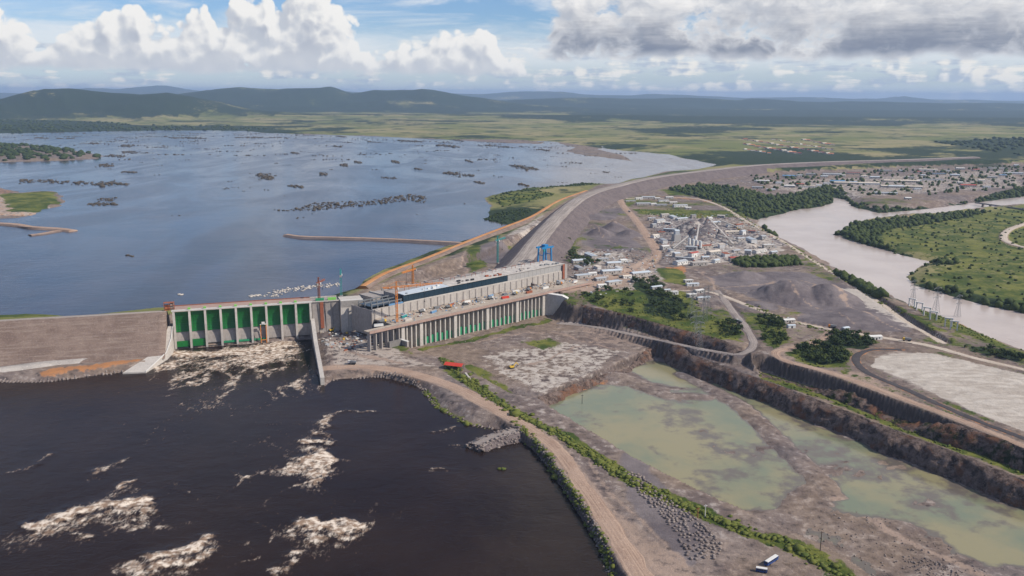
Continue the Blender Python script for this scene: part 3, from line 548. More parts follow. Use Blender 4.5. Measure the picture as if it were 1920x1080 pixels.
WOODS_SHADE_FAR = [[(-6232.0,7727.3),(-5065.6,8902.2),(-4147.2,8741.4),(-3316.3,7980.9),(-2519.0,7851.2),(-1893.1,7231.4),(-2070.6,6692.5),(-2627.0,6905.1),(-3545.1,6212.1),(-4645.2,5744.3)], [(1153.7,14169.7),(2764.8,13862.4),(3704.5,11658.1),(4772.0,10943.9),(5620.8,9924.2),(7596.4,9601.3),(16481.1,20907.4),(15470.2,27430.6),(6643.9,25766.0),(1747.8,21510.9)],  # woods, and dark plain bands drawn in place of cloud shadow
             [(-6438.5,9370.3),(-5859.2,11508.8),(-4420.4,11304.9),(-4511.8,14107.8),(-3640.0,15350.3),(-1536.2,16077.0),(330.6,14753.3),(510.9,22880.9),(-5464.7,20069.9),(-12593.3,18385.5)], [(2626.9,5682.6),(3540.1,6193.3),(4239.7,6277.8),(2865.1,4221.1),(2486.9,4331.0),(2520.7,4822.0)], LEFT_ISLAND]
WOODS = [[(501.8,2890.0),(653.8,3034.9),(756.9,2937.5),(776.6,2693.4),(903.7,2787.5),(1060.0,3023.7),(1063.3,2857.8),(1009.9,2623.5),(1018.7,2449.6),(1219.6,2531.4),(1475.8,2759.3),(1773.7,3065.8),(2424.0,3556.9),(2134.2,3123.3),(1639.0,2827.7),(1390.2,2656.5),(1171.3,2492.5),(999.8,2403.0),(970.8,2519.1),(905.8,2444.2),(853.3,2441.7),(764.2,2391.9),(649.3,2239.7),(599.6,2257.4),(592.3,2525.1),(547.2,2681.3)],
         [(736.1,2009.6),(846.1,2185.9),(1024.0,2291.0),(1269.8,2419.8),(1282.0,2387.1),(1062.3,2195.2),(875.5,2063.9),(799.4,1935.7),(783.1,1785.3),(794.7,1667.7),(845.9,1647.5),(820.0,1615.0),(769.6,1623.8),(709.2,1551.5),(685.6,1468.5),(721.7,1395.2),(772.0,1294.1),(734.8,1228.4),(684.5,1319.6),(655.8,1417.3),(693.2,1531.9),(789.6,1656.5),(750.3,1771.6)],
         [(401.2,1601.4),(462.4,1646.8),(530.1,1638.0),(524.8,1574.3),(455.9,1552.0),(408.0,1550.5)], [(597.0,2098.6),(630.6,2040.8),(606.5,1976.0),(574.9,1974.8)],
         [(335.7,1021.5),(383.0,1057.3),(399.2,1011.7),(378.1,971.0),(342.6,974.4)], [(400.9,1099.9),(444.8,1116.6),(454.4,1071.0),(432.7,1032.6),(398.7,1045.8)], [(565.2,1537.1),(579.0,1473.3),(576.6,1315.3),(560.7,1336.5),(560.2,1446.8)],
         [(188.8,1395.6),(238.6,1439.0),(241.1,1301.9),(255.4,1250.9),(218.4,1172.4),(193.8,1201.7)], [(115.8,1918.4),(121.1,1657.6),(161.4,1552.6),(109.0,1550.9)], [(552.0,1051.2),(598.8,1040.6),(613.1,1014.2),(591.5,975.9),(550.2,1021.6)]]
GRASS = [[(92.2,1297.9),(148.2,1335.9),(242.5,1357.6),(273.4,1302.8),(276.1,1203.7),(306.3,1146.0),(286.6,1067.2),(235.6,1078.4),(192.0,1143.2),(143.2,1215.9)], [(246.1,1516.2),(289.9,1527.2),(288.4,1378.4),(249.2,1397.4)], [(146.3,2327.3),(171.4,2384.4),(142.2,1997.6),(126.2,1657.8),(149.5,1527.6),(109.0,1550.9),(106.3,1715.7)],
         [(331.9,1175.2),(358.7,1205.8),(367.9,1161.6),(346.9,1068.6),(316.5,1032.4),(313.3,1067.8)], [(324.8,2645.1),(380.9,2648.1),(326.5,2415.2),(307.4,2461.9)], [(327.7,2369.3),(623.1,2350.0),(653.5,2256.1),(452.8,2207.0),(326.9,2261.6)],
         [(480.0,2864.8),(597.9,2938.3),(531.4,2684.5),(471.1,2710.2)], [(287.4,995.5),(346.3,914.3),(388.7,826.2),(451.2,723.9),(438.1,701.0),(377.3,799.9),(337.5,889.5),(278.5,962.4)], [(360.3,1068.9),(409.4,1095.0),(409.8,1023.1),(379.7,958.9),(337.3,958.1),(327.1,1003.6)],
         [(456.7,1208.3),(390.7,1212.8),(448.9,1127.4),(503.4,1107.5)], [(584.1,1275.8),(624.4,1244.4),(625.8,1128.9),(626.8,1043.3),(592.9,1065.7),(574.6,1154.6)],
         *PEN_GREEN, [(-1455.8,2515.3),(-1349.9,2605.3),(-1207.4,2374.9),(-1159.7,2177.8),(-1215.1,2135.2)], [(-90.5,1640.3),(-63.8,1732.8),(-51.9,1533.1),(-77.4,1483.0)], [(-748.0,1138.1),(-614.4,1153.2),(-598.7,1136.1),(-665.7,1117.4),(-723.8,1099.4)], [(-156.4,1117.4),(-133.2,1068.9),(-127.8,1050.5),(-158.2,1080.2)], [(648.4,1347.5),(849.4,1431.0),(953.1,1355.8),(786.7,1106.7),(749.2,1253.9),(691.7,1334.1)], [(18.1,1134.7),(57.9,1151.3),(72.4,1130.8),(41.9,1105.1)], [(-69.6,1016.4),(0.7,912.7),(-11.4,957.6),(-51.5,1038.3)]]
GRASS_STRIPS = [([(-83.6,1032.5),(-60.7,974.1),(-30.9,909.4),(0.8,849.2),(41.3,792.2),(76.0,730.0),(106.3,678.2),(138.1,638.2),(167.4,605.5),(196.0,581.9),(213.4,554.1),(229.3,519.6),(234.6,468.0)], 7), ([(63.9,756.0),(91.3,699.1),(120.8,659.0),(151.6,623.0),(174.1,599.9)], 4),
         ([(-95.8,926.4),(-70.5,864.4),(-41.3,826.8),(-14.7,812.9)], 3), ([(20.7,775.6),(41.7,700.4),(58.3,626.8),(69.3,558.1),(74.4,496.9)], 3), ([(3.4,817.8),(20.7,777.1)], 4), ([(582.1,2618.3),(578.7,1987.7),(566.7,1596.6),(554.9,1281.8),(559.4,1122.1)], 7), ([(343.6,1263.2),(387.0,1153.5),(452.5,1066.1)], 5), ([(-125.6,1089.3),(-70.4,1135.3),(-7.1,1196.6),(47.1,1257.7)], 5)]
GRAVEL = [[(167.5,2328.4),(294.4,2390.4),(288.7,2229.4),(166.5,2128.1)], [(150.9,1919.8),(213.9,2085.1),(266.5,2002.7),(262.0,1721.2),(195.4,1689.0),(145.8,1779.8)], [(441.2,2287.6),(578.1,1829.0),(413.7,1612.4),(294.7,1608.5),(321.9,2089.7)], [(108.0,780.1),(120.7,686.5),(145.3,595.2),(121.0,549.9),(106.3,594.7),(93.1,696.7)], [(-107.2,1751.6),(9.9,1723.5),(-10.0,1576.0),(-77.2,1573.7)]]
PALE = [([(-221.0,1108.9),(-165.8,1110.1),(-122.7,1035.0),(-80.8,997.2),(-124.6,996.3),(-211.8,994.5),(-248.5,1108.3)], .55), ([(-40.0,1079.3),(71.8,1143.7),(152.7,1107.5),(101.7,1005.3),(30.0,927.7),(-18.1,992.8)], .52), ([(304.0,1785.6),(563.7,1936.0),(548.4,1731.3),(352.8,1558.7),(285.6,1556.6)], .55), ([(83.9,1363.4),(264.7,1545.6),(259.7,1409.0),(143.5,1290.7)], .5), ([(343.7,2283.1),(636.6,2195.8),(567.9,1795.3),(407.2,1585.9),(284.8,1608.2)], .42),
        ([(167.9,1232.4),(199.6,1266.1),(208.8,1249.7),(176.7,1186.1)], 1.2), ([(511.0,1383.1),(562.6,1384.6),(549.4,1087.3),(524.2,1138.6)], .9), ([(-1463.3,2528.5),(-1396.0,2574.0),(-1151.8,2241.0),(-1144.7,2099.9),(-1298.1,2019.8),(-1614.7,2116.7)], .62), ([(-25.0,1991.9),(51.5,2178.9),(89.2,2131.7),(32.8,1838.6),(-11.5,1794.6)], .6), ([(103.5,1704.2),(218.3,1708.2),(226.7,1544.3),(133.2,1448.0)], .5), ([(754.8,2317.3),(551.1,2069.6),(559.3,1840.4)], .45), ([(912.2,3177.9),(2113.7,3768.0),(1759.6,3042.2),(1031.6,2683.0),(847.6,2886.0)], .47)]
ORANGE = [([(-549.1,970.6),(-506.2,995.9),(-436.0,1031.7),(-430.8,1018.6),(-475.8,984.2),(-523.0,955.5)], .66), ([(-856.1,1093.5),(-672.0,1128.5),(-484.6,1187.0),(-458.3,1175.3),(-475.2,1162.7),(-659.5,1106.5)], .7), ([(29.6,910.3),(94.5,995.0),(114.4,1005.5),(105.7,981.3),(34.6,890.3)], .8), ([(-200.3,999.9),(-124.2,993.1),(-58.1,932.2),(21.1,794.6),(11.0,797.1),(-62.5,908.8),(-120.6,963.1),(-196.8,981.4)], .48), ([(262.4,1531.2),(314.4,1557.5),(283.0,1440.3)], .7), ([(1512.4,5948.4),(2248.2,6334.4),(1847.7,4942.5),(1299.8,4376.1),(1214.7,4879.3)], .62), ([(-1902.3,2725.6),(-1567.9,2713.7),(-1326.7,2443.2),(-1139.0,2189.0),(-1144.7,2099.9),(-1371.7,1948.4)], .45), ([(1008.1,4037.8),(1581.4,4153.8),(1505.1,3950.2),(628.9,3647.3)], .8), ([(576.1,1275.6),(632.4,1213.7),(613.1,1066.2),(590.3,1128.1)], .75), ([(358.1,2718.6),(584.5,2631.2),(579.0,2404.2),(525.7,2574.3)], .5)]
DIRT = [([(-248.5,1108.3),(-195.0,1162.5),(-131.0,1050.6),(-80.0,986.9),(-33.6,903.5),(-107.4,952.9),(-211.8,964.4)], .42), ([(21.7,820.1),(49.2,753.6),(91.1,628.3),(131.2,529.7),(117.3,465.3),(81.9,529.1),(57.0,665.3),(25.4,765.8)], .6), ([(145.3,595.2),(187.8,580.0),(202.8,533.8),(180.2,465.9),(101.6,465.1),(111.3,536.1)], .4), ([(83.9,1363.4),(273.7,1663.2),(264.7,1545.6),(185.0,1366.3),(112.7,1304.1)], .75), ([(316.5,1032.4),(414.0,1108.0),(325.5,978.1),(373.6,868.0),(392.8,836.4),(404.8,876.9),(384.4,939.5),(325.2,957.8)], .8), ([(257.2,1302.4),(321.4,1236.3),(293.2,1067.4),(243.5,1117.2)], .45), ([(78.4,1258.4),(186.3,1146.3),(187.5,1108.2),(100.4,1144.4)], .5)]
terrain = build_terrain()

# ------------------------------------------------------------------ water
def flat_sheet(name, poly, z, mat):
    me = bpy.data.meshes.new(name); me.from_pydata([(p[0], p[1], z) for p in poly], [], [list(range(len(poly)))]); me.update()
    if me.polygons[0].normal.z < 0: me.flip_normals()
    me.materials.append(mat); return link(name, me, kind='structure')
RES_MAT = water_mat('reservoir_water', (.028, .032, .042), (.050, .048, .056), .16, ((1 / 4, .45), (1 / 17, 1.0), (1 / 60, 1.5)), .36, silt=(.165, .145, .142))
RIV_MAT = water_mat('silty_river', (.40, .335, .305), (.47, .40, .365), .22, ((1 / 4, .2), (1 / 17, .5)), .25)
flat_sheet('reservoir_water', RES_SHEET, Z_RES, RES_MAT)
flat_sheet('river_water', RIVER_SHEET, Z_RIV, RIV_MAT)
def pond_mat():
    m = bpy.data.materials.new('silty_pond'); m.use_nodes = True; t = NT(m.node_tree); b = m.node_tree.nodes['Principled BSDF']
    pos = t.n('ShaderNodeNewGeometry').outputs['Position']; dep = t.n('ShaderNodeAttribute', attribute_name='depth').outputs['Fac']
    n = t.noise(pos, 1 / 14, 7, .68); nb = t.noise(pos, 1 / 110, 5, .6)
    d = t.m('ADD', dep, t.m('MULTIPLY', t.m('SUBTRACT', n, .5), 2.6))
    deep = t.mix(t.sstep(nb, .38, .62), (.235, .212, .118), (.140, .168, .112))
    c = t.mix(t.sstep(d, .05, .85), (.115, .098, .084), deep)
    t.put(b.inputs['Base Color'], c); b.inputs['Roughness'].default_value = .12; b.inputs['IOR'].default_value = 1.33
    bp = t.n('ShaderNodeBump'); bp.inputs['Strength'].default_value = .12; bp.inputs['Distance'].default_value = .5; t.put(bp.inputs['Height'], t.noise(pos, .5, 3)); t.put(b.inputs['Normal'], bp.outputs[0])
    return m
def build_pond(poly):
    P = np.array(poly); xs = np.arange(P[:, 0].min(), P[:, 0].max(), 2.6); yv = np.arange(P[:, 1].min(), P[:, 1].max(), 2.6)
    X, Y = np.meshgrid(xs, yv); x = X.ravel(); y = Y.ravel(); dep = Z_POND - ground_z(x, y); sd = poly_sdf(poly, x, y, 40)
    F = grid_faces(len(yv), len(xs)); F = F[(sd[F] < 2).all(1) & (dep[F] > -1.2).any(1)]
    used = np.unique(F); rm = np.full(len(x), -1); rm[used] = np.arange(len(used))
    me = mesh_np('pond_water', np.stack([x, y, np.full(len(x), Z_POND)], 1)[used], rm[F], pond_mat(), True)
    a = me.attributes.new('depth', 'FLOAT', 'POINT'); a.data.foreach_set('value', dep[used].astype(np.float32)); link('pond_water', me, kind='structure')
build_pond([(23.5,893.4),(118.9,1033.6),(190.6,1116.7),(222.0,1035.6),(308.8,898.4),(372.1,781.2),(422.4,690.2),(482.0,587.4),(428.6,470.1),(300.4,468.9),(249.8,549.5),(232.3,583.0),(210.1,611.3),(169.6,662.7),(115.8,741.5),(60.3,846.5)])

FOAM = [  # (polyline, half width m, strength, height)
 ([(-413.7,1063.6),(-372.7,1064.5),(-343.1,1076.9),(-314.2,1094.4),(-298.9,1109.6)], 10, 1.25, .9), ([(-396.1,1036.8),(-346.7,1024.7),(-322.4,1029.5),(-306.4,1065.9)], 12, .80, .5), ([(-341.3,1007.8),(-310.6,948.9),(-322.5,912.6),(-322.6,878.9)], 16, .45, .3), ([(-303.5,1008.5),(-262.9,949.8),(-230.6,914.3)], 18, .30, .2),
 ([(-181.0,862.3),(-164.1,865.7),(-141.7,863.0)], 2, .8, .5), ([(-187.9,852.9),(-186.7,831.9),(-181.2,820.5)], 3.5, .95, 1.0), ([(-189.0,803.5),(-173.9,799.7)], 2.6, .85, .8), ([(-191.8,782.0),(-172.8,779.7)], 3.2, 1.0, 1.2), ([(-183.7,739.9),(-176.7,747.2),(-170.6,754.6),(-161.8,735.6)], 4.0, 1.15, 1.6), ([(-174.0,730.8),(-165.9,697.7)], 3.2, .85, .8),
 ([(-356.8,614.6),(-346.4,625.9),(-333.2,641.3),(-316.5,650.7),(-292.3,655.8)], 5.0, 1.25, 2.2), ([(-346.7,610.5),(-328.9,623.5),(-309.7,635.2),(-287.5,641.9)], 7, .78, 1.0), ([(-324.8,598.5),(-308.0,597.9)], 2, .9, .7), ([(-321.5,679.9),(-320.5,690.2),(-317.4,693.4)], 3, .9, .9),
 ([(-356.7,705.7),(-351.3,719.0),(-343.0,737.5)], 3, .72, .6), ([(-429.8,710.1),(-422.1,721.3),(-414.9,748.4)], 2.6, .62, .5), ([(-253.9,568.5),(-249.3,576.0),(-235.6,580.0),(-225.1,589.4)], 4.0, 1.2, 2.0), ([(-246.3,540.5),(-243.6,561.4),(-227.8,563.8),(-221.6,572.6)], 6, .95, 1.6), ([(-160.4,617.1),(-154.2,625.8),(-143.4,613.1),(-129.8,626.1),(-120.1,617.6)], 3.2, 1.1, 1.6), ([(-150.6,600.7),(-139.9,596.8),(-132.5,609.1)], 4, .85, 1.0), ([(-120.1,617.6),(-108.6,597.2)], 2.5, .6, .4),
 ([(-158.6,548.3),(-153.9,566.1),(-153.1,573.5)], 3, .85, 1.0), ([(-184.0,573.1),(-186.0,588.3)], 3, .5, .4), ([(-74.0,808.2),(-59.3,819.6)], 1.8, .85, .6), ([(-66.8,725.5),(-60.7,725.6)], 1.8, .9, .6), ([(-55.9,771.3),(-47.7,774.0)], 1.6, .6, .3), ([(-376.5,902.9),(-362.7,911.8)], 2, .55, .3), ([(-239.9,718.4),(-226.5,696.8)], 2, .5, .3), ([(-282.5,696.0),(-266.2,675.7),(-231.9,638.1)], 2.4, .42, .2), ([(-377.8,601.9),(-362.1,602.1)], 3, .5, .3)]
def build_tailwater():
    xs = np.arange(-1000, 190, 2.2); yv = np.arange(430, 1150, 2.2)
    X, Y = np.meshgrid(xs, yv); x = X.ravel(); y = Y.ravel()
    sd = poly_sdf(TAILWATER, x, y, 60)
    foam = np.zeros(len(x)); hh = np.zeros(len(x))
    wx = x + fbm(x, y, 14, 3, 3) * 5; wy = y + fbm(x, y, 14, 3, 4) * 5
    for pts, half, st, h in FOAM:
        half *= 2.05; d, _ = line_dist(pts, wx, wy, half * 3 + 10); g = np.exp(-(d / half) ** 2)
        d2, _ = line_dist(pts, wx, wy + half * 2.2, half * 5 + 10); tr = np.exp(-(d2 / (half * 2.1)) ** 2)   # brown trail drifting downstream
        foam = np.maximum(foam, np.maximum(g * st, tr * st * .60)); hh = np.maximum(hh, g * h)
    foam += .40 * smooth(fbm(x, y, 110, 4, 6) * .6 + .25) * np.exp(-((x + 250 - (900 - y) * .25) / 170) ** 2)
    cur = 1 - np.abs(fbm(x + fbm(x, y, 120, 3, 15) * 40, y * .35, 34, 4, 16)); core_ = np.exp(-((x + 300 - (850 - y) * .35) / 260) ** 2)
    foam += .50 * smooth((cur - .78) / .22) * core_ * smooth(fbm(x, y, 160, 3, 18) * .7 + .55)   # thin current lines
    z = .10 * fbm(x, y, 12, 3, 8) + hh * (.35 + .8 * np.abs(fbm(x, y, 7, 4, 9)))
    # keep only the cells over the river bed
    nc = len(xs); F = grid_faces(len(yv), nc); keep = (sd[F] < 14).all(1)
    F = F[keep]; used = np.unique(F); rm = np.full(len(x), -1); rm[used] = np.arange(len(used))
    me = mesh_np('tailrace_water', np.stack([x, y, z], 1)[used], rm[F],
                 water_mat('tannin_water', (.015, .009, .008), (.024, .015, .012), .10, ((1 / 3, .35), (1 / 11, .8)), .5, 1 / 150, foam=True, spec=.12), True)
    a = me.attributes.new('foam', 'FLOAT', 'POINT'); a.data.foreach_set('value', (foam * (1 + .25 * fbm(x, y, 9, 3, 12)))[used].astype(np.float32))
    link('tailrace_water', me, kind='structure')
    far = [(-624.5,346.2),(-1260.0,802.5),(-1022.5,866.5)]
build_tailwater()
flat_sheet('river_reach', [(-1000, 430), (-1000, 1010), (-1900, 960), (-1900, -600), (250, -600), (190, 430)], -.05, water_mat('tannin_water_far', (.015, .009, .008), (.024, .015, .012), .10, ((1 / 3, .35), (1 / 11, .8)), .5, 1 / 150, spec=.12))

# ------------------------------------------------------------------ rock faces, embankments, roads
def rock_mat(green=0.0):
    m = bpy.data.materials.new('cut_rock' if not green else 'overgrown_rock'); m.use_nodes = True; t = NT(m.node_tree); b = m.node_tree.nodes['Principled BSDF']
    pos = t.n('ShaderNodeNewGeometry').outputs['Position']
    n = t.noise(t.v('MULTIPLY', pos, (.16, .16, .09)), 1.0, 7, .7); n2 = t.noise(pos, .05, 4, .6); n3 = t.noise(pos, .5, 6, .7)
    c = t.mix(t.sstep(n, .36, .64), (.075, .052, .045), (.27, .20, .17))
    c = t.mix(t.sstep(n3, .56, .70), c, (.33, .27, .24)); c = t.mix(t.sstep(n2, .50, .66), c, t.mix(n3, (.10, .05, .035), (.34, .17, .10))); c = t.mix(t.sstep(n3, .42, .30), c, (.028, .022, .022))
    if green: c = t.mix(t.sstep(t.m('ADD', t.noise(pos, .11, 6, .65), t.m('MULTIPLY', t.noise(pos, .015, 2), .5)), .60, .74, green, 0), c, t.mix(n3, (.008, .016, .006), (.045, .060, .018)))
    t.put(b.inputs['Base Color'], t.v('SCALE', c, .72)); b.inputs['Roughness'].default_value = .95; b.inputs['Specular IOR Level'].default_value = .1
    bp = t.n('ShaderNodeBump'); bp.inputs['Strength'].default_value = 1; bp.inputs['Distance'].default_value = 1.5; t.put(bp.inputs['Height'], t.m('ADD', n3, n)); t.put(b.inputs['Normal'], bp.outputs[0])
    return m
ROCK = rock_mat(); ROCK_GREEN = rock_mat(.95)
def rock_face(name, line, back, front, rough=2.2, rows=14, seed=0, side=1, ztop=None, mat=None):
    """a blasted face along `line`; the low ground lies on its right-hand side"""
    P = curve(line, 2.4)[:, :2]; T = np.gradient(P, axis=0); T /= np.linalg.norm(T, axis=1)[:, None] + 1e-9
    T = np.stack([np.convolve(np.pad(T[:, k], 4, 'edge'), np.ones(9) / 9, 'valid') for k in (0, 1)], 1)
    Nn = np.stack([T[:, 1], -T[:, 0]], 1) * side
    A = P - Nn * back; B = P + Nn * front
    za = ground_z(*(P - Nn * (back + 3)).T) + .3; zb = ground_z(*(P + Nn * (front + 3)).T) - 1.0
    if ztop is not None: za = np.full(len(P), ztop)
    s = np.concatenate([[0], np.cumsum(np.linalg.norm(np.diff(P, axis=0), axis=1))])
    V = []
    for r in range(rows + 1):
        f = r / rows; zz = za * (1 - f) + zb * f
        bulge = (fbm(s, zz * .8 + 50, 14, 5, seed, .62) * 1.1 + fbm(s, zz * .3, 55, 3, seed + 5) * 1.5) * rough * math.sin(min(1, f * 3) * math.pi / 2)
        step = (np.floor(vnoise(s / 7, np.full_like(s, r // 4), seed + 9) * 3) - 1) * rough * .4 * (0 if r == 0 else 1)
        XY = A + (B - A) * (f ** .6) + Nn * (bulge + step + rough * .55 * (r > 0))[:, None]
        V.append(np.column_stack([XY, zz + (fbm(s, np.full_like(s, r * 3.), 6, 2, seed + 3) * .5 if 0 < r < rows else 0)]))
    V = np.concatenate(V); me = mesh_np(name, V, grid_faces(rows + 1, len(P)), mat or ROCK)
    return link(name, me, kind='structure')
rock_face('cliff_upper', [(78.7,1269.4),(110.9,1231.5),(162.4,1187.4),(204.8,1132.5),(250.3,1082.3),(276.2,1029.1)], 5, 8.5, 2.2, 12, 11)
rock_face('cliff_bench', [(287.3,982.4),(345.6,911.3),(388.0,823.3),(450.5,721.7),(504.5,623.8),(532.0,519.4)], 5, 9.5, 2.0, 12, 21, mat=ROCK_GREEN)
rock_face('cliff_lower', [(191.3,1121.6),(222.0,1035.6),(308.8,898.4),(372.1,781.2),(422.4,690.2),(482.0,587.4),(503.1,520.5)], 9, 5, 2.8, 14, 31)
rock_face('rock_ledge', [(184.7,1112.5),(144.7,1044.3),(115.1,1011.8),(67.1,955.9),(23.7,903.9)][::-1], 5, 5, 1.7, 8, 41)

def soil_mat(name, ca, cb, cc, stripes=0.0, lanes=False):
    if name in MATS: return MATS[name]
    m = bpy.data.materials.new(name); m.use_nodes = True; t = NT(m.node_tree); b = m.node_tree.nodes['Principled BSDF']
    pos = t.n('ShaderNodeNewGeometry').outputs['Position']
    n = t.noise(pos, 1 / 22, 8, .66); n2 = t.noise(pos, .6, 5, .65); n3 = t.noise(t.v('MULTIPLY', pos, (.03, .03, .7)), 1.0, 5, .6)
    c = t.mix(t.sstep(n, .36, .64), ca, cb); c = t.mix(t.sstep(n2, .56, .72), c, cc)
    if stripes: c = t.mix(t.m('MULTIPLY', t.sstep(n3, .48, .62), stripes), c, cc)
    c = t.v('SCALE', c, t.m('ADD', .65, t.m('MULTIPLY', n2, .7)))
    if lanes:
        ln = t.noise(t.n('ShaderNodeAttribute', attribute_name='lane').outputs['Vector'], 1.0, 4, .6)
        c = t.mix(t.sstep(ln, .42, .66, 0, .75), c, cc)
    t.put(b.inputs['Base Color'], c); b.inputs['Roughness'].default_value = .95; b.inputs['Specular IOR Level'].default_value = .1
    bp = t.n('ShaderNodeBump'); bp.inputs['Strength'].default_value = .7; bp.inputs['Distance'].default_value = .8; t.put(bp.inputs['Height'], n2); t.put(b.inputs['Normal'], bp.outputs[0])
    MATS[name] = m; return m
ROCKFILL = soil_mat('rockfill', (.150, .108, .090), (.205, .152, .126), (.26, .205, .17), .6)
ROCKFILL_DARK = soil_mat('rockfill_dark', (.105, .085, .086), (.145, .118, .115), (.19, .16, .15), .4)
CREST = soil_mat('crest_gravel', (.22, .185, .165), (.27, .235, .21), (.44, .39, .345), 0, True)
LATERITE = soil_mat('laterite', (.46, .20, .07), (.52, .27, .12), (.40, .27, .17))
PALEROCK = soil_mat('pale_riprap', (.30, .275, .255), (.42, .385, .35), (.52, .48, .44))
DUST = soil_mat('dirt_road', (.27, .185, .14), (.34, .245, .19), (.46, .335, .25), 0, True)
GREYROAD = soil_mat('gravel_road', (.22, .185, .17), (.28, .24, .22), (.36, .32, .285), 0, True)
PALEROAD = soil_mat('pale_road', (.40, .335, .27), (.47, .40, .33), (.56, .49, .41), 0, True)
ASPHALT = soil_mat('asphalt', (.060, .054, .058), (.080, .072, .074), (.10, .09, .09))

def profile_mesh(name, path, offs, mats, wob=.5, step=8, seed=0):
    """sweep a cross-section (list of (offset to the right, z offset function)) along a path"""
    P = curve(path, step); T = np.gradient(P[:, :2], axis=0); T /= np.linalg.norm(T, axis=1)[:, None] + 1e-9
    Nn = np.stack([T[:, 1], -T[:, 0]], 1); V = []
    for k, (o_, zf) in enumerate(offs):
        o = o_ if not callable(o_) else o_(P[:, 2]); z = zf(P[:, 2]) if callable(zf) else np.full(len(P), zf)
        nn = fbm(P[:, 0] + k * 31, P[:, 1], 30, 4, seed) * wob
        V.append(np.column_stack([P[:, 0] + Nn[:, 0] * (o + nn), P[:, 1] + Nn[:, 1] * (o + nn), z + nn * .25]))
    V = np.concatenate(V); n_, r_ = len(P), len(offs); F = grid_faces(r_, n_)[:, ::-1]; per = n_ - 1
    caps = []
    for e in (0, n_ - 1):   # close both ends
        for k in range(r_ // 2): caps.append([e + k * n_, e + (k + 1) * n_, e + (r_ - 2 - k) * n_, e + (r_ - 1 - k) * n_])
    F = np.concatenate([F, np.array([c for c in caps if len(set(c)) == 4])])
    me = mesh_np(name, V, F, None); [me.materials.append(m) for m, _ in mats]
    la = me.attributes.new('lane', 'FLOAT_VECTOR', 'POINT'); la.data.foreach_set('vector', np.concatenate([np.column_stack([np.full(n_, k * 5.0), np.arange(n_) * step * .006, np.zeros(n_)]) for k in range(r_)]).astype(np.float32).ravel())
    idx = np.zeros(len(F), np.int32)
    for k in range(len(offs) - 1):
        for mi, (m, rng_) in enumerate(mats):
            if k in rng_: idx[k * per:(k + 1) * per] = mi
    me.polygons.foreach_set('material_index', idx); me.update(); return me
def embankment(name, path, crest, sl_left, sl_right, base_l, base_r, mats, label, cat, wob=.6, step=8, seed=0):
    offs = []
    for f in (1, .75, .5, .25): offs.append((lambda z, f=f: -crest / 2 - sl_left * f * (z - base_l), lambda z, f=f: z - f * (z - base_l)))
    offs += [(-crest / 2, lambda z: z), (-crest / 6, lambda z: z + .05), (crest / 6, lambda z: z + .05), (crest / 2, lambda z: z)]   # flat crest
    for f in (.2, .4, .6, .8, 1): offs.append((lambda z, f=f: crest / 2 + sl_right * f * (z - base_r), lambda z, f=f: z - f * (z - base_r)))
    me = profile_mesh(name, path, offs, [(mats[0], range(0, 4)), (mats[1], range(4, 7)), (mats[2], range(7, 12))], wob, step, seed)
    return link(name, me, label=label, category=cat)
embankment('embankment_dam', [(-1044.8,897.1,48),(-772.8,985.0,48),(-620.0,1040.3,48),(-528.9,1066.4,48),(-438.7,1093.6,48)], 9, 2.0, 1.5, 24, 5, [ROCKFILL, CREST, ROCKFILL], 'broad grey-brown rockfill embankment sloping down left of the green spillway gates', 'dam', .8, 8, 3)
embankment('embankment_dam', DAM_CREST, 36, 1.6, 1.4, 24, 19, [ROCKFILL_DARK, CREST, ROCKFILL_DARK], 'long curving dark rockfill dam running from the powerhouse towards the far town', 'dam', 1.0, 14, 4)
embankment('cofferdam', COFFERDAM, 9, 1.6, 1.5, 24, 26, [LATERITE, LATERITE, ROCKFILL], 'narrow cofferdam with an orange laterite track beside the reservoir', 'cofferdam', 1.0, 8, 5)
embankment('jetty', [(-472.8,1832.2,31),(-428.0,1802.4,31.5),(-338.5,1792.0,31.5),(-238.2,1775.4,31.5),(-147.5,1749.1,32),(-93.0,1725.7,33)], 10, 1.5, 1.5, 24, 24, [ROCKFILL, DUST, ROCKFILL_DARK], 'straight low rock jetty reaching out into the reservoir from the cofferdam', 'jetty', 1.6, 8, 6)
embankment('groyne', [(-1400.5,1990.7,31),(-1146.2,1967.7,31),(-1046.5,1914.8,31),(-978.1,1894.1,31),(-935.2,1871.9,30)], 16, 1.6, 1.6, 24, 24, [DUST, DUST, ROCKFILL], 'long sandy groyne at the end of the spit on the left reservoir shore', 'groyne', 3, 8, 7)
embankment('groyne', [(-996.0,1810.8,30),(-981.0,1833.0,30),(-966.2,1874.9,30.5)], 10, 1.6, 1.6, 24, 24, [DUST, DUST, ROCKFILL], 'short sandy groyne branching off the longer groyne on the left shore', 'groyne', 2, 8, 8)
embankment('toe_berm', [(-936.7,892.5,6),(-683.6,935.7,7),(-587.2,974.2,9),(-543.6,996.8,10),(-497.7,1019.4,10),(-441.1,1037.4,9)], 12, .6, 1.5, 3, 2, [PALEROCK, PALEROCK, PALEROCK], 'pale heaped rock berm along the foot of the left embankment', 'berm', 1.6, 6, 9)
embankment('rock_spur', [(8.5,799.8,6),(-6.7,791.4,6),(-21.6,780.3,5),(-32.0,767.1,4)], 15, 1.1, 1.1, -3, -3, [ROCKFILL_DARK, GREYROAD, ROCKFILL], 'stubby rock spur jutting from the berm road into the dark water', 'rock spur', 1.6, 3, 10)

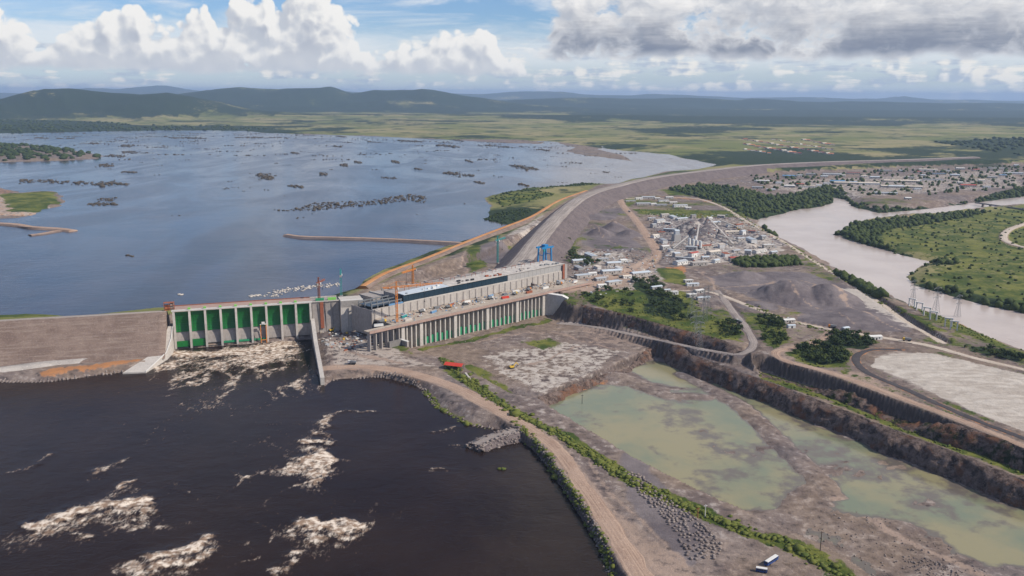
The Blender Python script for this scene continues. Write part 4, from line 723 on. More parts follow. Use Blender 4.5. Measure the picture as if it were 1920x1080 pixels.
def ribbon(name, pts, w, mat, lift=.22):
    P = curve(pts, 5)[:, :2]; T = np.gradient(P, axis=0); T /= np.linalg.norm(T, axis=1)[:, None] + 1e-9; Nn = np.stack([T[:, 1], -T[:, 0]], 1)
    s = np.arange(len(P)) * 5.; V = []
    for k, f in enumerate((-.5, -.3, -.1, .1, .3, .5)):
        j = fbm(s, s * 0 + k, 22, 4, 5 + k) * w * .16 * (1 if k in (0, 5) else 0)
        Q = P + Nn * (f * w + j)[:, None]; lf = lift + np.linalg.norm(Q, axis=1) * .0002
        V.append(np.column_stack([Q, ground_z(Q[:, 0], Q[:, 1]) + lf * (1 if k not in (0, 5) else .3)]))
    me = mesh_np(name, np.concatenate(V), grid_faces(6, len(P))[:, ::-1], mat, True)
    a = me.attributes.new('lane', 'FLOAT_VECTOR', 'POINT'); a.data.foreach_set('vector', np.concatenate([np.column_stack([np.full(len(P), f * w * .9), s * .012, s * 0]) for f in (-.5, -.3, -.1, .1, .3, .5)]).astype(np.float32).ravel())
    return link(name, me, kind='structure')
for nm, (pts, w, kind) in ROADS.items():
    ribbon(nm, pts, w, {'dirt': DUST, 'grey': GREYROAD, 'pale': PALEROAD, 'dark': ASPHALT}[kind])

# ------------------------------------------------------------------ object builder
class MB:
    def __init__(s): s.v = []; s.f = []
    def add(s, V, F):
        o = len(s.v); s.v += [tuple(p) for p in V]; s.f += [tuple(i + o for i in f) for f in F]; return s
    def box(s, x0, x1, y0, y1, z0, z1, top=None):
        t = top or 0
        return s.add([(x0, y0, z0), (x1, y0, z0), (x1, y1, z0), (x0, y1, z0), (x0 + t, y0 + t, z1), (x1 - t, y0 + t, z1), (x1 - t, y1 - t, z1), (x0 + t, y1 - t, z1)],
                     [(3, 2, 1, 0), (4, 5, 6, 7), (0, 1, 5, 4), (1, 2, 6, 5), (2, 3, 7, 6), (3, 0, 4, 7)])
    def prism(s, poly, axis, a, b):
        """extrude a polygon; axis 'x': poly in (y,z); 'y': (x,z); 'z': (x,y)"""
        mk = {'x': lambda p, q: (q, p[0], p[1]), 'y': lambda p, q: (p[0], q, p[1]), 'z': lambda p, q: (p[0], p[1], q)}[axis]
        n = len(poly); V = [mk(p, a) for p in poly] + [mk(p, b) for p in poly]
        F = [tuple(range(n))[::-1], tuple(range(n, 2 * n))] + [(i, (i + 1) % n, n + (i + 1) % n, n + i) for i in range(n)]
        return s.add(V, F)
    def beam(s, p, q, w, h=None):
        p = Vector(p); q = Vector(q); d = (q - p).normalized(); u = d.cross(Vector((0, 0, 1)))
        if u.length < 1e-3: u = Vector((1, 0, 0))
        u.normalize(); v = u.cross(d); h = h or w; u *= w / 2; v *= h / 2
        return s.add([p - u - v, p + u - v, p + u + v, p - u + v, q - u - v, q + u - v, q + u + v, q - u + v], [(3, 2, 1, 0), (4, 5, 6, 7), (0, 1, 5, 4), (1, 2, 6, 5), (2, 3, 7, 6), (3, 0, 4, 7)])
    def cyl(s, x, y, z0, z1, r, r2=None, n=12):
        r2 = r if r2 is None else r2
        V = [(x + r * math.cos(2 * math.pi * i / n), y + r * math.sin(2 * math.pi * i / n), z0) for i in range(n)] + [(x + r2 * math.cos(2 * math.pi * i / n), y + r2 * math.sin(2 * math.pi * i / n), z1) for i in range(n)]
        return s.add(V, [tuple(range(n))[::-1], tuple(range(n, 2 * n))] + [(i, (i + 1) % n, n + (i + 1) % n, n + i) for i in range(n)])
    def wheel(s, x, y, z, r, w, n=10):
        V = [(x + r * math.cos(2 * math.pi * i / n), y - w / 2, z + r * math.sin(2 * math.pi * i / n)) for i in range(n)] + [(x + r * math.cos(2 * math.pi * i / n), y + w / 2, z + r * math.sin(2 * math.pi * i / n)) for i in range(n)]
        return s.add(V, [tuple(range(n)), tuple(range(n, 2 * n))[::-1]] + [(i, n + i, n + (i + 1) % n, (i + 1) % n) for i in range(n)])
    def lattice(s, p, q, side, w, bays):
        """four chords with diagonals between p and q"""
        p = Vector(p); q = Vector(q); d = (q - p); L = d.length; d.normalize()
        u = d.cross(Vector((0, 0, 1)));  u = Vector((1, 0, 0)) if u.length < 1e-3 else u.normalized(); v = u.cross(d)
        cs = [(u * a + v * b) * side / 2 for a, b in ((-1, -1), (1, -1), (1, 1), (-1, 1))]
        for c in cs: s.beam(p + c, q + c, w)
        for k in range(bays):
            a = p + d * L * k / bays; b = p + d * L * (k + 1) / bays
            for i in range(4): s.beam(a + cs[i], b + cs[(i + 1) % 4], w * .7)
        return s
    def mesh(s, name, mat):
        me = bpy.data.meshes.new(name); me.from_pydata(s.v, [], s.f); me.materials.append(M(mat) if isinstance(mat, str) else mat); me.update(); return me
    def build(s, name, mat, parent=None, **kw): return link(name, s.mesh(name, mat), parent, **kw)
def box(*a, **k): return MB().box(*a, **k)
def thing(name, label, cat, loc, rz=0, group=None):
    o = link(name, None, label=label, category=cat, group=group); o.location = loc; o.rotation_euler = (0, 0, rz); return o
def copy_tree(o, parent=None):
    c = o.copy(); col.objects.link(c)
    if parent is not None: c.parent = parent
    for ch in o.children: copy_tree(ch, c)
    return c

# ------------------------------------------------------------------ spillway
SA, SB = (-426.8,1084.6), (-265.8,1138.6)
SANG = math.atan2(SB[1] - SA[1], SB[0] - SA[0]); SLEN = math.dist(SA, SB); BAY = SLEN / 9
def spillway():
    t = thing('spillway', 'concrete spillway with nine dark green gates between pale piers', 'spillway', (SA[0], SA[1], 0), SANG)
    PW = 2.7
    pm = MB().prism([(0, -5), (0, 30), (3.2, 47.8), (34, 47.8), (44, 22), (44, -5)], 'x', -PW / 2, PW / 2).mesh('pier', 'concrete_pale')
    gm = MB(); n = 8; x0, x1 = PW / 2 + .15, BAY - PW / 2 - .15
    arc = [(7.5 + 2.4 * math.sin(math.pi * i / n) - i * .15, 20.5 + 26.2 * i / n) for i in range(n + 1)]
    for i in range(n):
        (ya, za), (yb, zb) = arc[i], arc[i + 1]
        gm.add([(x0, ya, za), (x1, ya, za), (x1, yb, zb), (x0, yb, zb), (x0, ya + 1, za), (x1, ya + 1, za), (x1, yb + 1, zb), (x0, yb + 1, zb)], [(0, 1, 2, 3), (7, 6, 5, 4), (0, 4, 5, 1), (3, 2, 6, 7), (1, 5, 6, 2), (0, 3, 7, 4)])
        gm.box(x0, x1, ya - .45, ya + .2, za + .1, za + .5)
    for k in range(1, 5):
        xx = x0 + (x1 - x0) * k / 5
        for i in range(n):
            (ya, za), (yb, zb) = arc[i], arc[i + 1]; gm.beam((xx, ya - .2, za), (xx, yb - .2, zb), .35, .6)
    gmesh = gm.mesh('gate', 'green')
    cm = MB().prism([(8.2, 20.4), (6.5, 17), (5.2, 12), (4.4, 7), (4.2, 4.5), (9, 4.5), (30, 4.5), (30, 20.4)], 'x', x0 - .1, x1 + .1).mesh('chute', 'concrete')
    um = box(x0 - .1, x1 + .1, 11, 30, -5, 4.4).mesh('sill', 'dark')
    hm = MB().box(-1.6, 1.6, 5, 9, 48.9, 51.6).box(-1.2, 1.2, 9.2, 12, 48.9, 50.6).mesh('hoist', 'lime')
    for i in range(10):
        o = link('pier', pm, t); o.location.x = i * BAY
        if i not in (0, 9): h = link('hoist', hm, t); h.location = (i * BAY, 0, .02 * (i % 2))
    for i in range(9):
        for nm, me in (('gate', gmesh), ('chute', cm), ('sill', um)):
            o = link(nm, me, t); o.location.x = i * BAY
    for i in (0, 1):
        box(i * BAY + x0 + .1, i * BAY + x1 - .1, 2.2, 3.4, 2, 9.5 + i * 1.5).build('bulkhead', 'green', t)
    for i in (3, 4, 5):
        box(i * BAY + x0 + .1, i * BAY + x1 - .1, 2.2, 3.2, 3.0, 5.6).build('bulkhead', 'green_pale', t)
    box(-2.4, SLEN + 2.4, 3.3, 13, 47.9, 48.8).build('deck', 'concrete_pale', t)
    box(-2.4, SLEN + 2.4, 13.1, 34, 47.6, 48.5).build('roadway', 'pink', t)
    MB().box(-2.4, SLEN + 2.4, 3.3, 3.7, 48.85, 49.9).build('parapet', 'white', t)
    MB().box(-2.4, SLEN + 2.4, 33.6, 34, 48.55, 49.6).build('parapet', 'rust', t)
    box(-2, SLEN + 2, 1.0, 12, -6, 1.2).build('apron', 'dark', t)
spillway()
def sp(x, y, z=0): c, s_ = math.cos(SANG), math.sin(SANG); return (SA[0] + x * c - y * s_, SA[1] + x * s_ + y * c, z)
# orange maintenance frame standing in front of the sixth bay
t = thing('steel_portal', 'orange steel portal frame standing against the spillway piers', 'gantry', sp(BAY * 5.55, -1.6, 0), SANG)
for x in (0, 7): MB().beam((x, 0, -1), (x, 0, 25), .9).build('leg', 'orange', t)
MB().beam((-.5, 0, 25), (7.5, 0, 25), 1.1).build('beam', 'white', t); MB().beam((0, 0, 4), (7, 0, 4), .8).build('beam', 'orange', t)
MB().box(1.5, 5.5, -1.2, 1.2, 25.6, 28).build('winch', 'white', t)
# training walls
t = thing('training_wall', 'long thin concrete training wall running out from the right end of the spillway', 'wall', (0, 0, 0))
w = MB(); a = (-263.1,1136.0); b = (-211.4,947.1)
d = Vector((b[0] - a[0], b[1] - a[1])); L = d.length; ang = math.atan2(d.y, d.x); t.location = (a[0], a[1], 0); t.rotation_euler.z = ang
MB().prism([(-6, -5), (-6, 26), (6, 24), (60, 13), (L, 8), (L, -5)], 'y', -2.2, 2.2).build('wall', 'concrete_pale', t)
MB().prism([(-6, 26.1), (-6, 26.7), (6, 24.7), (60, 13.7), (L, 8.7), (L, 8.1), (60, 13.1), (6, 24.1)], 'y', -2.4, 2.4).build('coping', 'concrete_pale', t)
t = thing('training_wall', 'flared white concrete wing wall at the left end of the spillway', 'wall', (SA[0], SA[1], 0), SANG)
P_ = [(-2.2, 3, 30), (-3.5, -22, 20), (-9, -45, 9), (-30, -94, 1.4)]; Q_ = [(-7.5, 3, 30), (-12, -20, 20), (-22, -40, 9.5), (-55, -90, 1.8)]
w = MB(); n = 4; V = [p for p in P_] + [q for q in Q_] + [(p[0] + .6, p[1], -4) for p in P_] + [(q[0], q[1], -4) for q in Q_]
F = []
for i in range(3): F += [(i, i + 1, n + i + 1, n + i), (2 * n + i, 2 * n + i + 1, i + 1, i), (n + i, n + i + 1, 3 * n + i + 1, 3 * n + i)]
F += [(3, 2 * n + 3, 3 * n + 3, n + 3), (0, n, 3 * n, 2 * n)]
w.add(V, F).build('slab', 'concrete_pale', t)
w = MB()
for i in range(3): w.beam((P_[i][0], P_[i][1], P_[i][2] + .5), (P_[i + 1][0], P_[i + 1][1], P_[i + 1][2] + .5), .8, 1.0)
w.build('coping', 'white', t)
# monoliths between spillway and powerhouse
t = thing('concrete_monolith', 'tall concrete monolith with a rust-red vertical strip right of the spillway', 'dam block', sp(SLEN + 2.3, 0, 0), SANG)
MB().prism([(6, 2), (8, 47.6), (36, 47.6), (44, 2)], 'x', .3, 36).build('block', 'concrete', t)
MB().prism([(4.6, 12), (6.7, 48.6), (7.6, 48.6), (5.6, 12)], 'x', 10.5, 15).build('strip', 'rust', t)
MB().box(0, 36, 6.5, 8, 47.7, 49).box(0, 36, 34, 35, 47.7, 49).build('parapet', 'concrete_pale', t)
for k in range(1, 4): box(9 * k - .15, 9 * k + .15, 5.6 + .3, 7, 3, 47).build('joint', 'concrete_dark', t)
t = thing('concrete_monolith', 'pale concrete monolith with an overhanging head beside the powerhouse', 'dam block', sp(SLEN + 38.6, -3, 0), SANG)
MB().prism([(0, 4), (1, 40), (-2, 49.5), (26, 49.5), (34, 4)], 'x', .4, 30).build('block', 'concrete_pale', t)
MB().box(.4, 30, -1.5, 0, 49.6, 50.8).build('parapet', 'white', t)
for k in (1, 2): box(10 * k - .15, 10 * k + .15, -.4, 1.6, 5, 39).build('joint', 'concrete', t)
for k, (x, c, lb) in enumerate(((6, 'green_pale', 'green container on the crest of the rust-striped monolith'), (22, 'lime', 'bright green container at the right end of the monolith crest'))):
    t = thing('shipping_container', lb, 'container', sp(SLEN + 2.3 + x, 14, 47.7), SANG, 'containers on the dam crest')
    MB().box(0, 11, 0, 3, 0, 3.2).build('shell', c, t); MB().box(11.02, 11.12, .2, 2.8, .2, 3.0).build('door', c, t)
# scaffold-clad hoist tower at the left end
t = thing('hoist_tower', 'rusty brown scaffold tower at the left end of the spillway crest', 'tower', sp(-5, 12, 48.2), SANG)
w = MB()
for x in (-6, 0, 6):
    for y in (0, 7): w.beam((x, y, 0), (x, y, 10), .5)
for z in (3, 6.5, 10): w.box(-6.4, 6.4, -.4, 7.4, z - .25, z)
w.build('scaffold', 'rust', t); MB().box(-5, 1, 1, 6, .1, 6).build('cabin', 'roof_orange', t); MB().box(1.5, 5.5, 1, 6, .1, 8.4).build('cabin', 'tan', t)

# ------------------------------------------------------------------ powerhouse
PA, PB = (-138.8,1097.7), (46.4,1285.7)
PANG = math.atan2(PB[1] - PA[1], PB[0] - PA[0])
def ph(x, y, z=0): c, s_ = math.cos(PANG), math.sin(PANG); return (PA[0] + x * c - y * s_, PA[1] + x * s_ + y * c, z)
def powerhouse():
    t = thing('powerhouse', 'long concrete powerhouse with a colonnade of draft-tube piers facing the dry tailrace', 'powerhouse', (PA[0], PA[1], 0), PANG)
    thin = box(-.95, .95, 0, 8, -4, 30.2).mesh('column', 'concrete_pale'); wide = box(-2.6, 2.6, -1.6, 8, -4, 30.2).mesh('pier', 'concrete_pale')
    xs = []; wides = (-1.5, 28.8, 88.2, 148.6, 208.0, 264)
    for a, b in zip(wides[:-1], wides[1:]):
        n = max(2, round((b - a) / 8.6)); xs += [(a, 1)] + [(a + (b - a) * k / n, 0) for k in range(1, n)]
    xs.append((264, 1))
    for x, k in xs: o = link('pier' if k else 'column', wide if k else thin, t); o.location.x = x
    for i, ((a, ka), (b, kb)) in enumerate(zip(xs[:-1], xs[1:])):
        a += 2.65 if ka else 1.0; b -= 2.65 if kb else 1.0
        h = 6.5 + 2.5 * ((i * 37) % 5) / 5
        if i not in (1, 2): box(a, b, 2.6, 3.4, -3.5, h).build('stoplog', 'green_pale', t)
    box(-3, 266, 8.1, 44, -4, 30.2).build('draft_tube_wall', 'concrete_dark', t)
    box(-12, 372, -4, 45, 30.3, 32.0).build('deck', 'tan', t); box(-56, -12.05, -4, 8, 30.3, 31.9).build('viaduct_deck', 'tan', t)
    box(-56, 372, -4.6, -4.02, 29.6, 33.0).build('deck_edge', 'pink', t)
    w = MB()
    for k in range(86): w.beam((-56 + k * 5, -3.8, 32.0), (-56 + k * 5, -3.8, 33.4), .15)
    w.beam((-57, -3.8, 33.4), (371, -3.8, 33.4), .15); w.build('railing', 'steel', t)
    # main hall
    box(-14, 366, 45.1, 47, 28, 45).build('lower_wall', 'wall', t)
    for k in range(32): box(-12 + k * 12, -10.4 + k * 12, 44.4, 45.08, 32.05, 44.6).build('pilaster', 'concrete', t)
    box(38, 362, 46.4, 47.6, 45.02, 46.2).build('crane_beam', 'concrete_pale', t)
    for k in range(22):
        x = 38 + k * 9; box(x + .15, x + 8.85, 47.0, 47.8, 46.3, 55.2).build('glazing', 'glass_dark', t)
    for k in range(14):
        x = 236 + k * 9; box(x + .12, x + 8.88, 46.7, 47.8, 46.3, 55.6).build('cladding_panel', 'wall_grey', t)
    box(362.2, 368, 44, 90, 28, 55.4).build('end_wall', 'concrete', t); box(357, 361.5, 43.6, 44.3, 32.1, 56).build('strip', 'rust', t)
    box(38, 362, 88, 90, 28, 55.2).build('rear_wall', 'concrete_dark', t)
    for k in range(36):
        x = 38 + k * 9; c = 'roof_white' if k < 9 else ('roof_dusty' if (k * 7) % 5 else 'concrete_pale')
        y1 = 62 + min(20, k * .9)
        MB().prism([(45.6, 55.7), (y1, 56.4 + .02 * (k % 2)), (y1, 57.0 + .02 * (k % 2)), (45.6, 56.3)], 'x', x + .06, x + 8.94).build('roof_panel', c, t)
    box(38, 362, 66, 88, 47, 54.6).build('rear_bay_roof', 'concrete', t)
    for k in range(26):
        x = 44 + (k * 61) % 312; yy = 48 + (k * 7) % 11; box(x, x + 2.5 + k % 3 * 1.6, yy, yy + 2 + k % 2, 56.2, 57.6 + k % 3 * .6).build('roof_unit', ('steel', 'white', 'dark', 'rust', 'concrete')[k % 5], t)
    for k in range(14): x = 60 + k * 21; MB().beam((x, 72, 54.7), (x, 72, 61), .4).beam((x, 72, 61), (x + 8, 72, 61), .4).beam((x + 8, 72, 61), (x + 8, 72, 54.7), .4).build('scaffold', 'rust', t)
    # unfinished bays at the left end
    for k in range(6):
        for y in (47.6, 62, 76): box(-14 + k * 9.6, -12.8 + k * 9.6, y, y + 1.2, 28, 50).build('frame_column', 'steel', t)
    for y in (48, 62.4, 76.4): box(-14, 36, y - .4, y + .4, 50.05, 51.4).build('frame_beam', 'steel', t)
    box(-13, 37, 49, 76, 47.2, 47.8).build('formwork', 'glass_dark', t); box(14, 37.5, 46.9, 62, 45.1, 47.1).build('formwork', 'roof_blue', t)
    box(-14, 37, 76.9, 78, 28, 44).build('rear_wall', 'concrete', t); box(-16, -14.1, 45, 90, 10, 44).build('end_wall', 'concrete', t)
    # viaduct at both ends
    for k in range(6): box(-54 + k * 9, -52.4 + k * 9, -2, 4, -2, 30.25).build('column', 'concrete', t)
    box(-12, -4, 6, 40, -3, 30).build('abutment', 'concrete_dark', t)
    for k in range(10): box(276 + k * 9, 277.6 + k * 9, -2, 4, 8, 30.25).build('column', 'concrete_pale', t)
    box(268, 372, 9, 44, 8, 30.2).build('abutment', 'concrete_dark', t)
    # intake block behind
    box(20, 372, 90.3, 122, 20, 48).build('intake_block', 'concrete', t)
    for k in range(10): box(36 + k * 33, 38 + k * 33, 91, 121, 48.05, 50).build('intake_pier', 'concrete_pale', t)
powerhouse()
t = thing('wing_wall', 'pale concrete wing wall at the right end of the powerhouse colonnade', 'wall', ph(267, 6, 0), PANG)
MB().prism([(0, -4), (0, 30.1), (8, 30.1), (26, 27), (30, -4)], 'x', 0, 10).build('wall', 'concrete', t)
MB().prism([(-3, -4), (-3, 29), (1, 29), (1, -4)], 'x', .2, 9).build('buttress', 'concrete_pale', t)
q = ph(268, 4)
t = thing('abutment_wall', 'smooth concrete abutment slab between the powerhouse piers and the quarry cliff', 'wall', (q[0], q[1], 0), PANG - R(62))
MB().prism([(0, -4), (0, 30), (30, 27.5), (38, 24), (42, -4)], 'y', -3, 5).build('slab', 'concrete_pale', t)
MB().prism([(0, 30.05), (0, 30.8), (30, 28.3), (38, 24.8), (38, 24.1), (30, 27.6)], 'y', -3.4, 5.4).build('coping', 'white', t)
t = thing('retaining_wall', 'small L-shaped concrete retaining wall at the left foot of the colonnade', 'wall', ph(-5, -3, -3), PANG)
MB().box(-3, 0, -14, 2, 0, 16).build('wall', 'concrete', t); MB().box(-22, -3.05, -3, 0, 0, 17).build('wall', 'concrete_dark', t)
MB().box(-3.3, .3, -14.3, 2, 16.02, 16.6).build('coping', 'white', t)

# ------------------------------------------------------------------ cranes
def tower_crane(label, loc, rz, h, jib, c, group='tower cranes'):
    t = thing('tower_crane', label, 'crane', loc, rz, group)
    MB().lattice((0, 0, 0), (0, 0, h), 2.2, .42, max(6, int(h / 4))).build('mast', c, t)
    MB().box(-2.4, 2.4, -2.4, 2.4, -.5, .8).build('base', 'concrete', t)
    j = MB().lattice((0, 0, h + .6), (jib, 0, h + 1.4), 1.7, .36, int(jib / 4)).build('jib', c, t)
    MB().lattice((0, 0, h + .6), (-jib * .3, 0, h + .6), 1.6, .36, 4).build('counter_jib', c, t)
    MB().box(-jib * .3 - 1, -jib * .3 + 2, -1.4, 1.4, h - 2.4, h + .2).build('counterweight', 'concrete', t)
    MB().lattice((0, 0, h), (0, 0, h + 8), 1.3, .34, 3).build('apex', c, t)
    w = MB(); w.beam((0, 0, h + 8), (jib * .7, 0, h + 2.2), .22); w.beam((0, 0, h + 8), (-jib * .28, 0, h + 1.4), .22); w.build('tie_rod', c, t)
    MB().box(.9, 2.9, -2.4, -.9, h - 2, h + .3).build('cab', 'white', t)
    MB().beam((jib * .6, 0, h), (jib * .6, 0, h * .55), .2).box(jib * .6 - .5, jib * .6 + .5, -.5, .5, h * .55 - 1.2, h * .55).build('hook', 'dark', t)
tower_crane('tall orange tower crane standing on the powerhouse deck in front of its blue frame', ph(-2, 10, 32), PANG - R(22), 46, 62, 'orange')
tower_crane('teal tower crane on the dam crest behind the pale monolith', sp(SLEN + 45, 34, 48), R(100), 30, 22, 'teal')
tower_crane('orange tower crane between the powerhouse roof and the cofferdam track', ph(130, 140, 30), PANG + R(200), 34, 30, 'orange')
tower_crane('slender teal tower crane on the grassy fill by the curved track', (*(-25.4,1523.8), 31), R(60), 40, 26, 'teal')
tower_crane('thin grey tower crane at the right of the spillway crest', sp(SLEN + 14, 24, 48), R(75), 22, 18, 'rust')
def gantry():
    t = thing('gantry_crane', 'big blue portal gantry crane standing on the intake deck', 'crane', ph(372, 100, 48.1), PANG)
    for x in (0, 20):
        for y in (0, 12): MB().beam((x, y, 0), (x + (1.5 if x == 0 else -1.5), y, 24), 2.0, 2.0).build('leg', 'blue', t)
    for y in (0, 12): MB().beam((-4, y, 25.2), (24, y, 25.2), 2.2, 2.6).build('girder', 'blue', t)
    for x in (0, 20): MB().beam((x, -1, 1), (x, 13, 1), 1.6, 1.8).build('sill_beam', 'blue', t); MB().beam((x, 0, 13), (x, 12, 13), 1.1).build('tie', 'blue', t)
    MB().box(6, 14, 2, 10, 26.6, 29.6).build('trolley', 'blue', t); MB().box(-2, 1, -3, -.8, 20, 23).build('cab', 'teal', t)
    MB().beam((10, 6, 26), (10, 6, 12), .3).build('hoist_rope', 'dark', t)
gantry()

# ------------------------------------------------------------------ vehicles and plant
def truck(label, loc, rz, c, bed='steel', group=None, k=1.0):
    t = thing('dump_truck', label, 'truck', loc, rz, group); t.scale = (k, k, k)
    MB().box(-4, 4, -1.0, 1.0, .9, 1.4).build('chassis', 'dark', t)
    cab = MB().prism([(2.0, 1.45), (4.3, 1.45), (4.3, 2.6), (3.8, 3.7), (2.0, 3.7)], 'y', -1.25, 1.25).build('cab', c, t); MB().prism([(3.83, 3.55), (4.33, 2.65), (4.36, 2.65), (3.87, 3.58)], 'y', -1.1, 1.1).build('windscreen', 'glass', cab)
    MB().prism([(-4.2, 1.9), (1.7, 1.45), (1.8, 3.6), (-4.4, 3.3)], 'y', -1.35, 1.35).build('bed', bed, t)
    for x in (-2.9, -1.6, 2.9):
        for y in (-1.15, 1.15): MB().wheel(x, y, .62, .62, .5).build('wheel', 'tyre', t)
    return t
def pickup(label, loc, rz, c, group=None):
    t = thing('pickup', label, 'pickup', loc, rz, group)
    MB().prism([(-2.6, .6), (2.6, .6), (2.65, 1.2), (1.5, 1.35), (.9, 1.95), (-.6, 1.95), (-.7, 1.35), (-2.6, 1.35)], 'y', -.95, .95).build('body', c, t)
    MB().prism([(1.42, 1.36), (.86, 1.9), (-.55, 1.9), (-.6, 1.38)], 'y', -.97, .97).build('window', 'glass', t)
    for x in (-1.7, 1.7):
        for y in (-.85, .85): MB().wheel(x, y, .42, .42, .3).build('wheel', 'tyre', t)
def bus(label, loc, rz, L, k=1.0):
    t = thing('bus', label, 'bus', loc, rz, 'buses on the gravel pad'); t.scale = (k, k, k)
    h = L / 2
    MB().prism([(-1.3, .55), (1.3, .55), (1.35, 1.6), (1.25, 3.0), (-1.25, 3.0), (-1.35, 1.6)], 'x', -h, h).build('body', 'bus_blue', t)
    MB().prism([(-1.27, 3.01), (1.27, 3.01), (1.1, 3.3), (-1.1, 3.3)], 'x', -h + .1, h - .1).build('roof', 'white', t)
    for y in (-1, 1):
        for i in range(int(L / 1.6)): box(-h + .5 + i * 1.6, -h + 1.8 + i * 1.6, y * 1.33 - .03, y * 1.33 + .03, 1.75, 2.7).build('window', 'glass', t)
    box(h - .02, h + .05, -1.1, 1.1, 1.5, 2.8).build('windscreen', 'glass', t); box(-h - .05, -h + .02, -1.0, 1.0, 1.7, 2.7).build('rear_window', 'glass', t)
    for x in (-h * .55, h * .6):
        for y in (-1.15, 1.15): MB().wheel(x, y, .55, .55, .4).build('wheel', 'tyre', t)
    for y in (-.8, .8): box(h, h + .08, y - .2, y + .2, .8, 1.1).build('headlight', 'white', t)
def ordinal(n): return f'{n}{"th" if 10 <= n % 100 <= 20 else {1: "st", 2: "nd", 3: "rd"}.get(n % 10, "th")}'
def at(p, dz=0.0): return (p[0], p[1], gz(p[0], p[1]) + dz)
pb = (179.1,554.8); bus('long blue and white bus parked on the gravel pad near the berm', at(pb), math.atan2((187.8,562.1)[1] - (172.9,548.4)[1], (187.8,562.1)[0] - (172.9,548.4)[0]), 12.5, 1.08)
pb = (169.2,542.8); bus('short white-roofed bus angled behind the longer blue bus', at(pb), R(-18), 7.5, 1.0)
# red-roofed shelter
pb = (-66.6,990.2)
t = thing('shelter', 'open shelter with a bright red roof beside the berm road', 'shelter', at(pb), R(-20))
t.scale = (1.6, 1.6, 1.6)
for x in (-6, 0, 6):
    for y in (-2.6, 2.6): MB().beam((x, y, -1), (x, y, 3.2), .3).build('post', 'steel', t)
MB().prism([(-3.6, 3.1), (0, 4.5), (3.6, 3.1), (3.6, 3.25), (0, 4.7), (-3.6, 3.25)], 'x', -7, 7).build('roof', 'red', t)
pb = (-47.4,954.1)
t = thing('stair_ramp', 'narrow pale concrete stair running down from the red-roofed shelter', 'stairs', at(pb, 0), math.atan2((-40.3,928.2)[1] - (-57.2,977.3)[1], (-40.3,928.2)[0] - (-57.2,977.3)[0]))
MB().prism([(-16, -2), (-16, 2.4), (16, .4), (16, -2)], 'y', -1, 1).build('ramp', 'concrete_pale', t)

EQUIP = [  # along deck, across deck, kind, colour
 (-30, 12, 'container', 'white'), (-16, 22, 'truck', 'yellow'), (14, 8, 'container', 'concrete_pale'), (22, 26, 'container', 'teal'), (40, 14, 'pickup', 'white'), (56, 30, 'truck', 'white'), (66, 18, 'container', 'roof_blue'), (84, 32, 'stack', 'steel'),
 (98, 24, 'truck', 'orange'), (112, 34, 'container', 'rust'), (126, 20, 'stack', 'dark'), (138, 30, 'container', 'white'), (152, 14, 'pickup', 'white'), (160, 28, 'stack', 'tan'), (176, 22, 'truck', 'white'), (188, 34, 'container', 'roof_blue'), (196, 12, 'container', 'red'), (210, 26, 'stack', 'steel'), (222, 18, 'truck', 'yellow'),
 (236, 30, 'container', 'white'), (246, 12, 'container', 'rust'), (258, 24, 'truck', 'orange'), (272, 34, 'stack', 'dark'), (286, 16, 'container', 'white'), (300, 28, 'pickup', 'white'), (322, 20, 'truck', 'orange'), (338, 30, 'container', 'roof_grey'), (352, 14, 'container', 'white')]
CN = {'white': 'white', 'yellow': 'yellow', 'concrete_pale': 'beige', 'teal': 'teal', 'roof_blue': 'blue', 'steel': 'grey', 'orange': 'orange', 'rust': 'rusty', 'dark': 'black', 'tan': 'tan', 'red': 'red', 'roof_grey': 'grey'}
for i, (x, y, k, c) in enumerate(EQUIP):
    where = f'on the powerhouse deck, {i + 1} in the row from its left end'
    ordn = lambda n: f'{n}{"th" if 10 <= n % 100 <= 20 else {1: "st", 2: "nd", 3: "rd"}.get(n % 10, "th")}'
    where = f'on the powerhouse deck, {ordn(i + 1)} item from its left end'; rz = PANG + R(((i * 53) % 40) - 20); g = 'plant and stores on the powerhouse deck'; p = ph(x, y, 32.02)
    if k == 'truck': truck(f'{CN[c]} truck {where}', p, rz, c, 'steel', g, 1.2)
    elif k == 'pickup': pickup(f'{CN[c]} pickup {where}', p, rz, c, g)
    elif k == 'container':
        t = thing('shipping_container', f'{CN[c]} container {where}', 'container', p, rz, g); MB().box(-6, 6, -1.4, 1.4, 0, 3).build('shell', c, t); MB().box(6.02, 6.1, -1.2, 1.2, .1, 2.9).build('door', c, t)
        if i % 3 == 0: MB().box(-5.8, 5.8, -1.3, 1.3, 3.05, 3.2).build('roof', 'roof_grey', t)
    else:
        t = thing('formwork_stack', f'stack of {CN[c]} formwork {where}', 'stack', p, rz, g)
        for q in range(4): box(-5 + q * .3, 4.5 - q * .4, -2.4 + q * .2, 2.2, q * .8, q * .8 + .7).build('panel', c if q % 2 else 'steel', t)
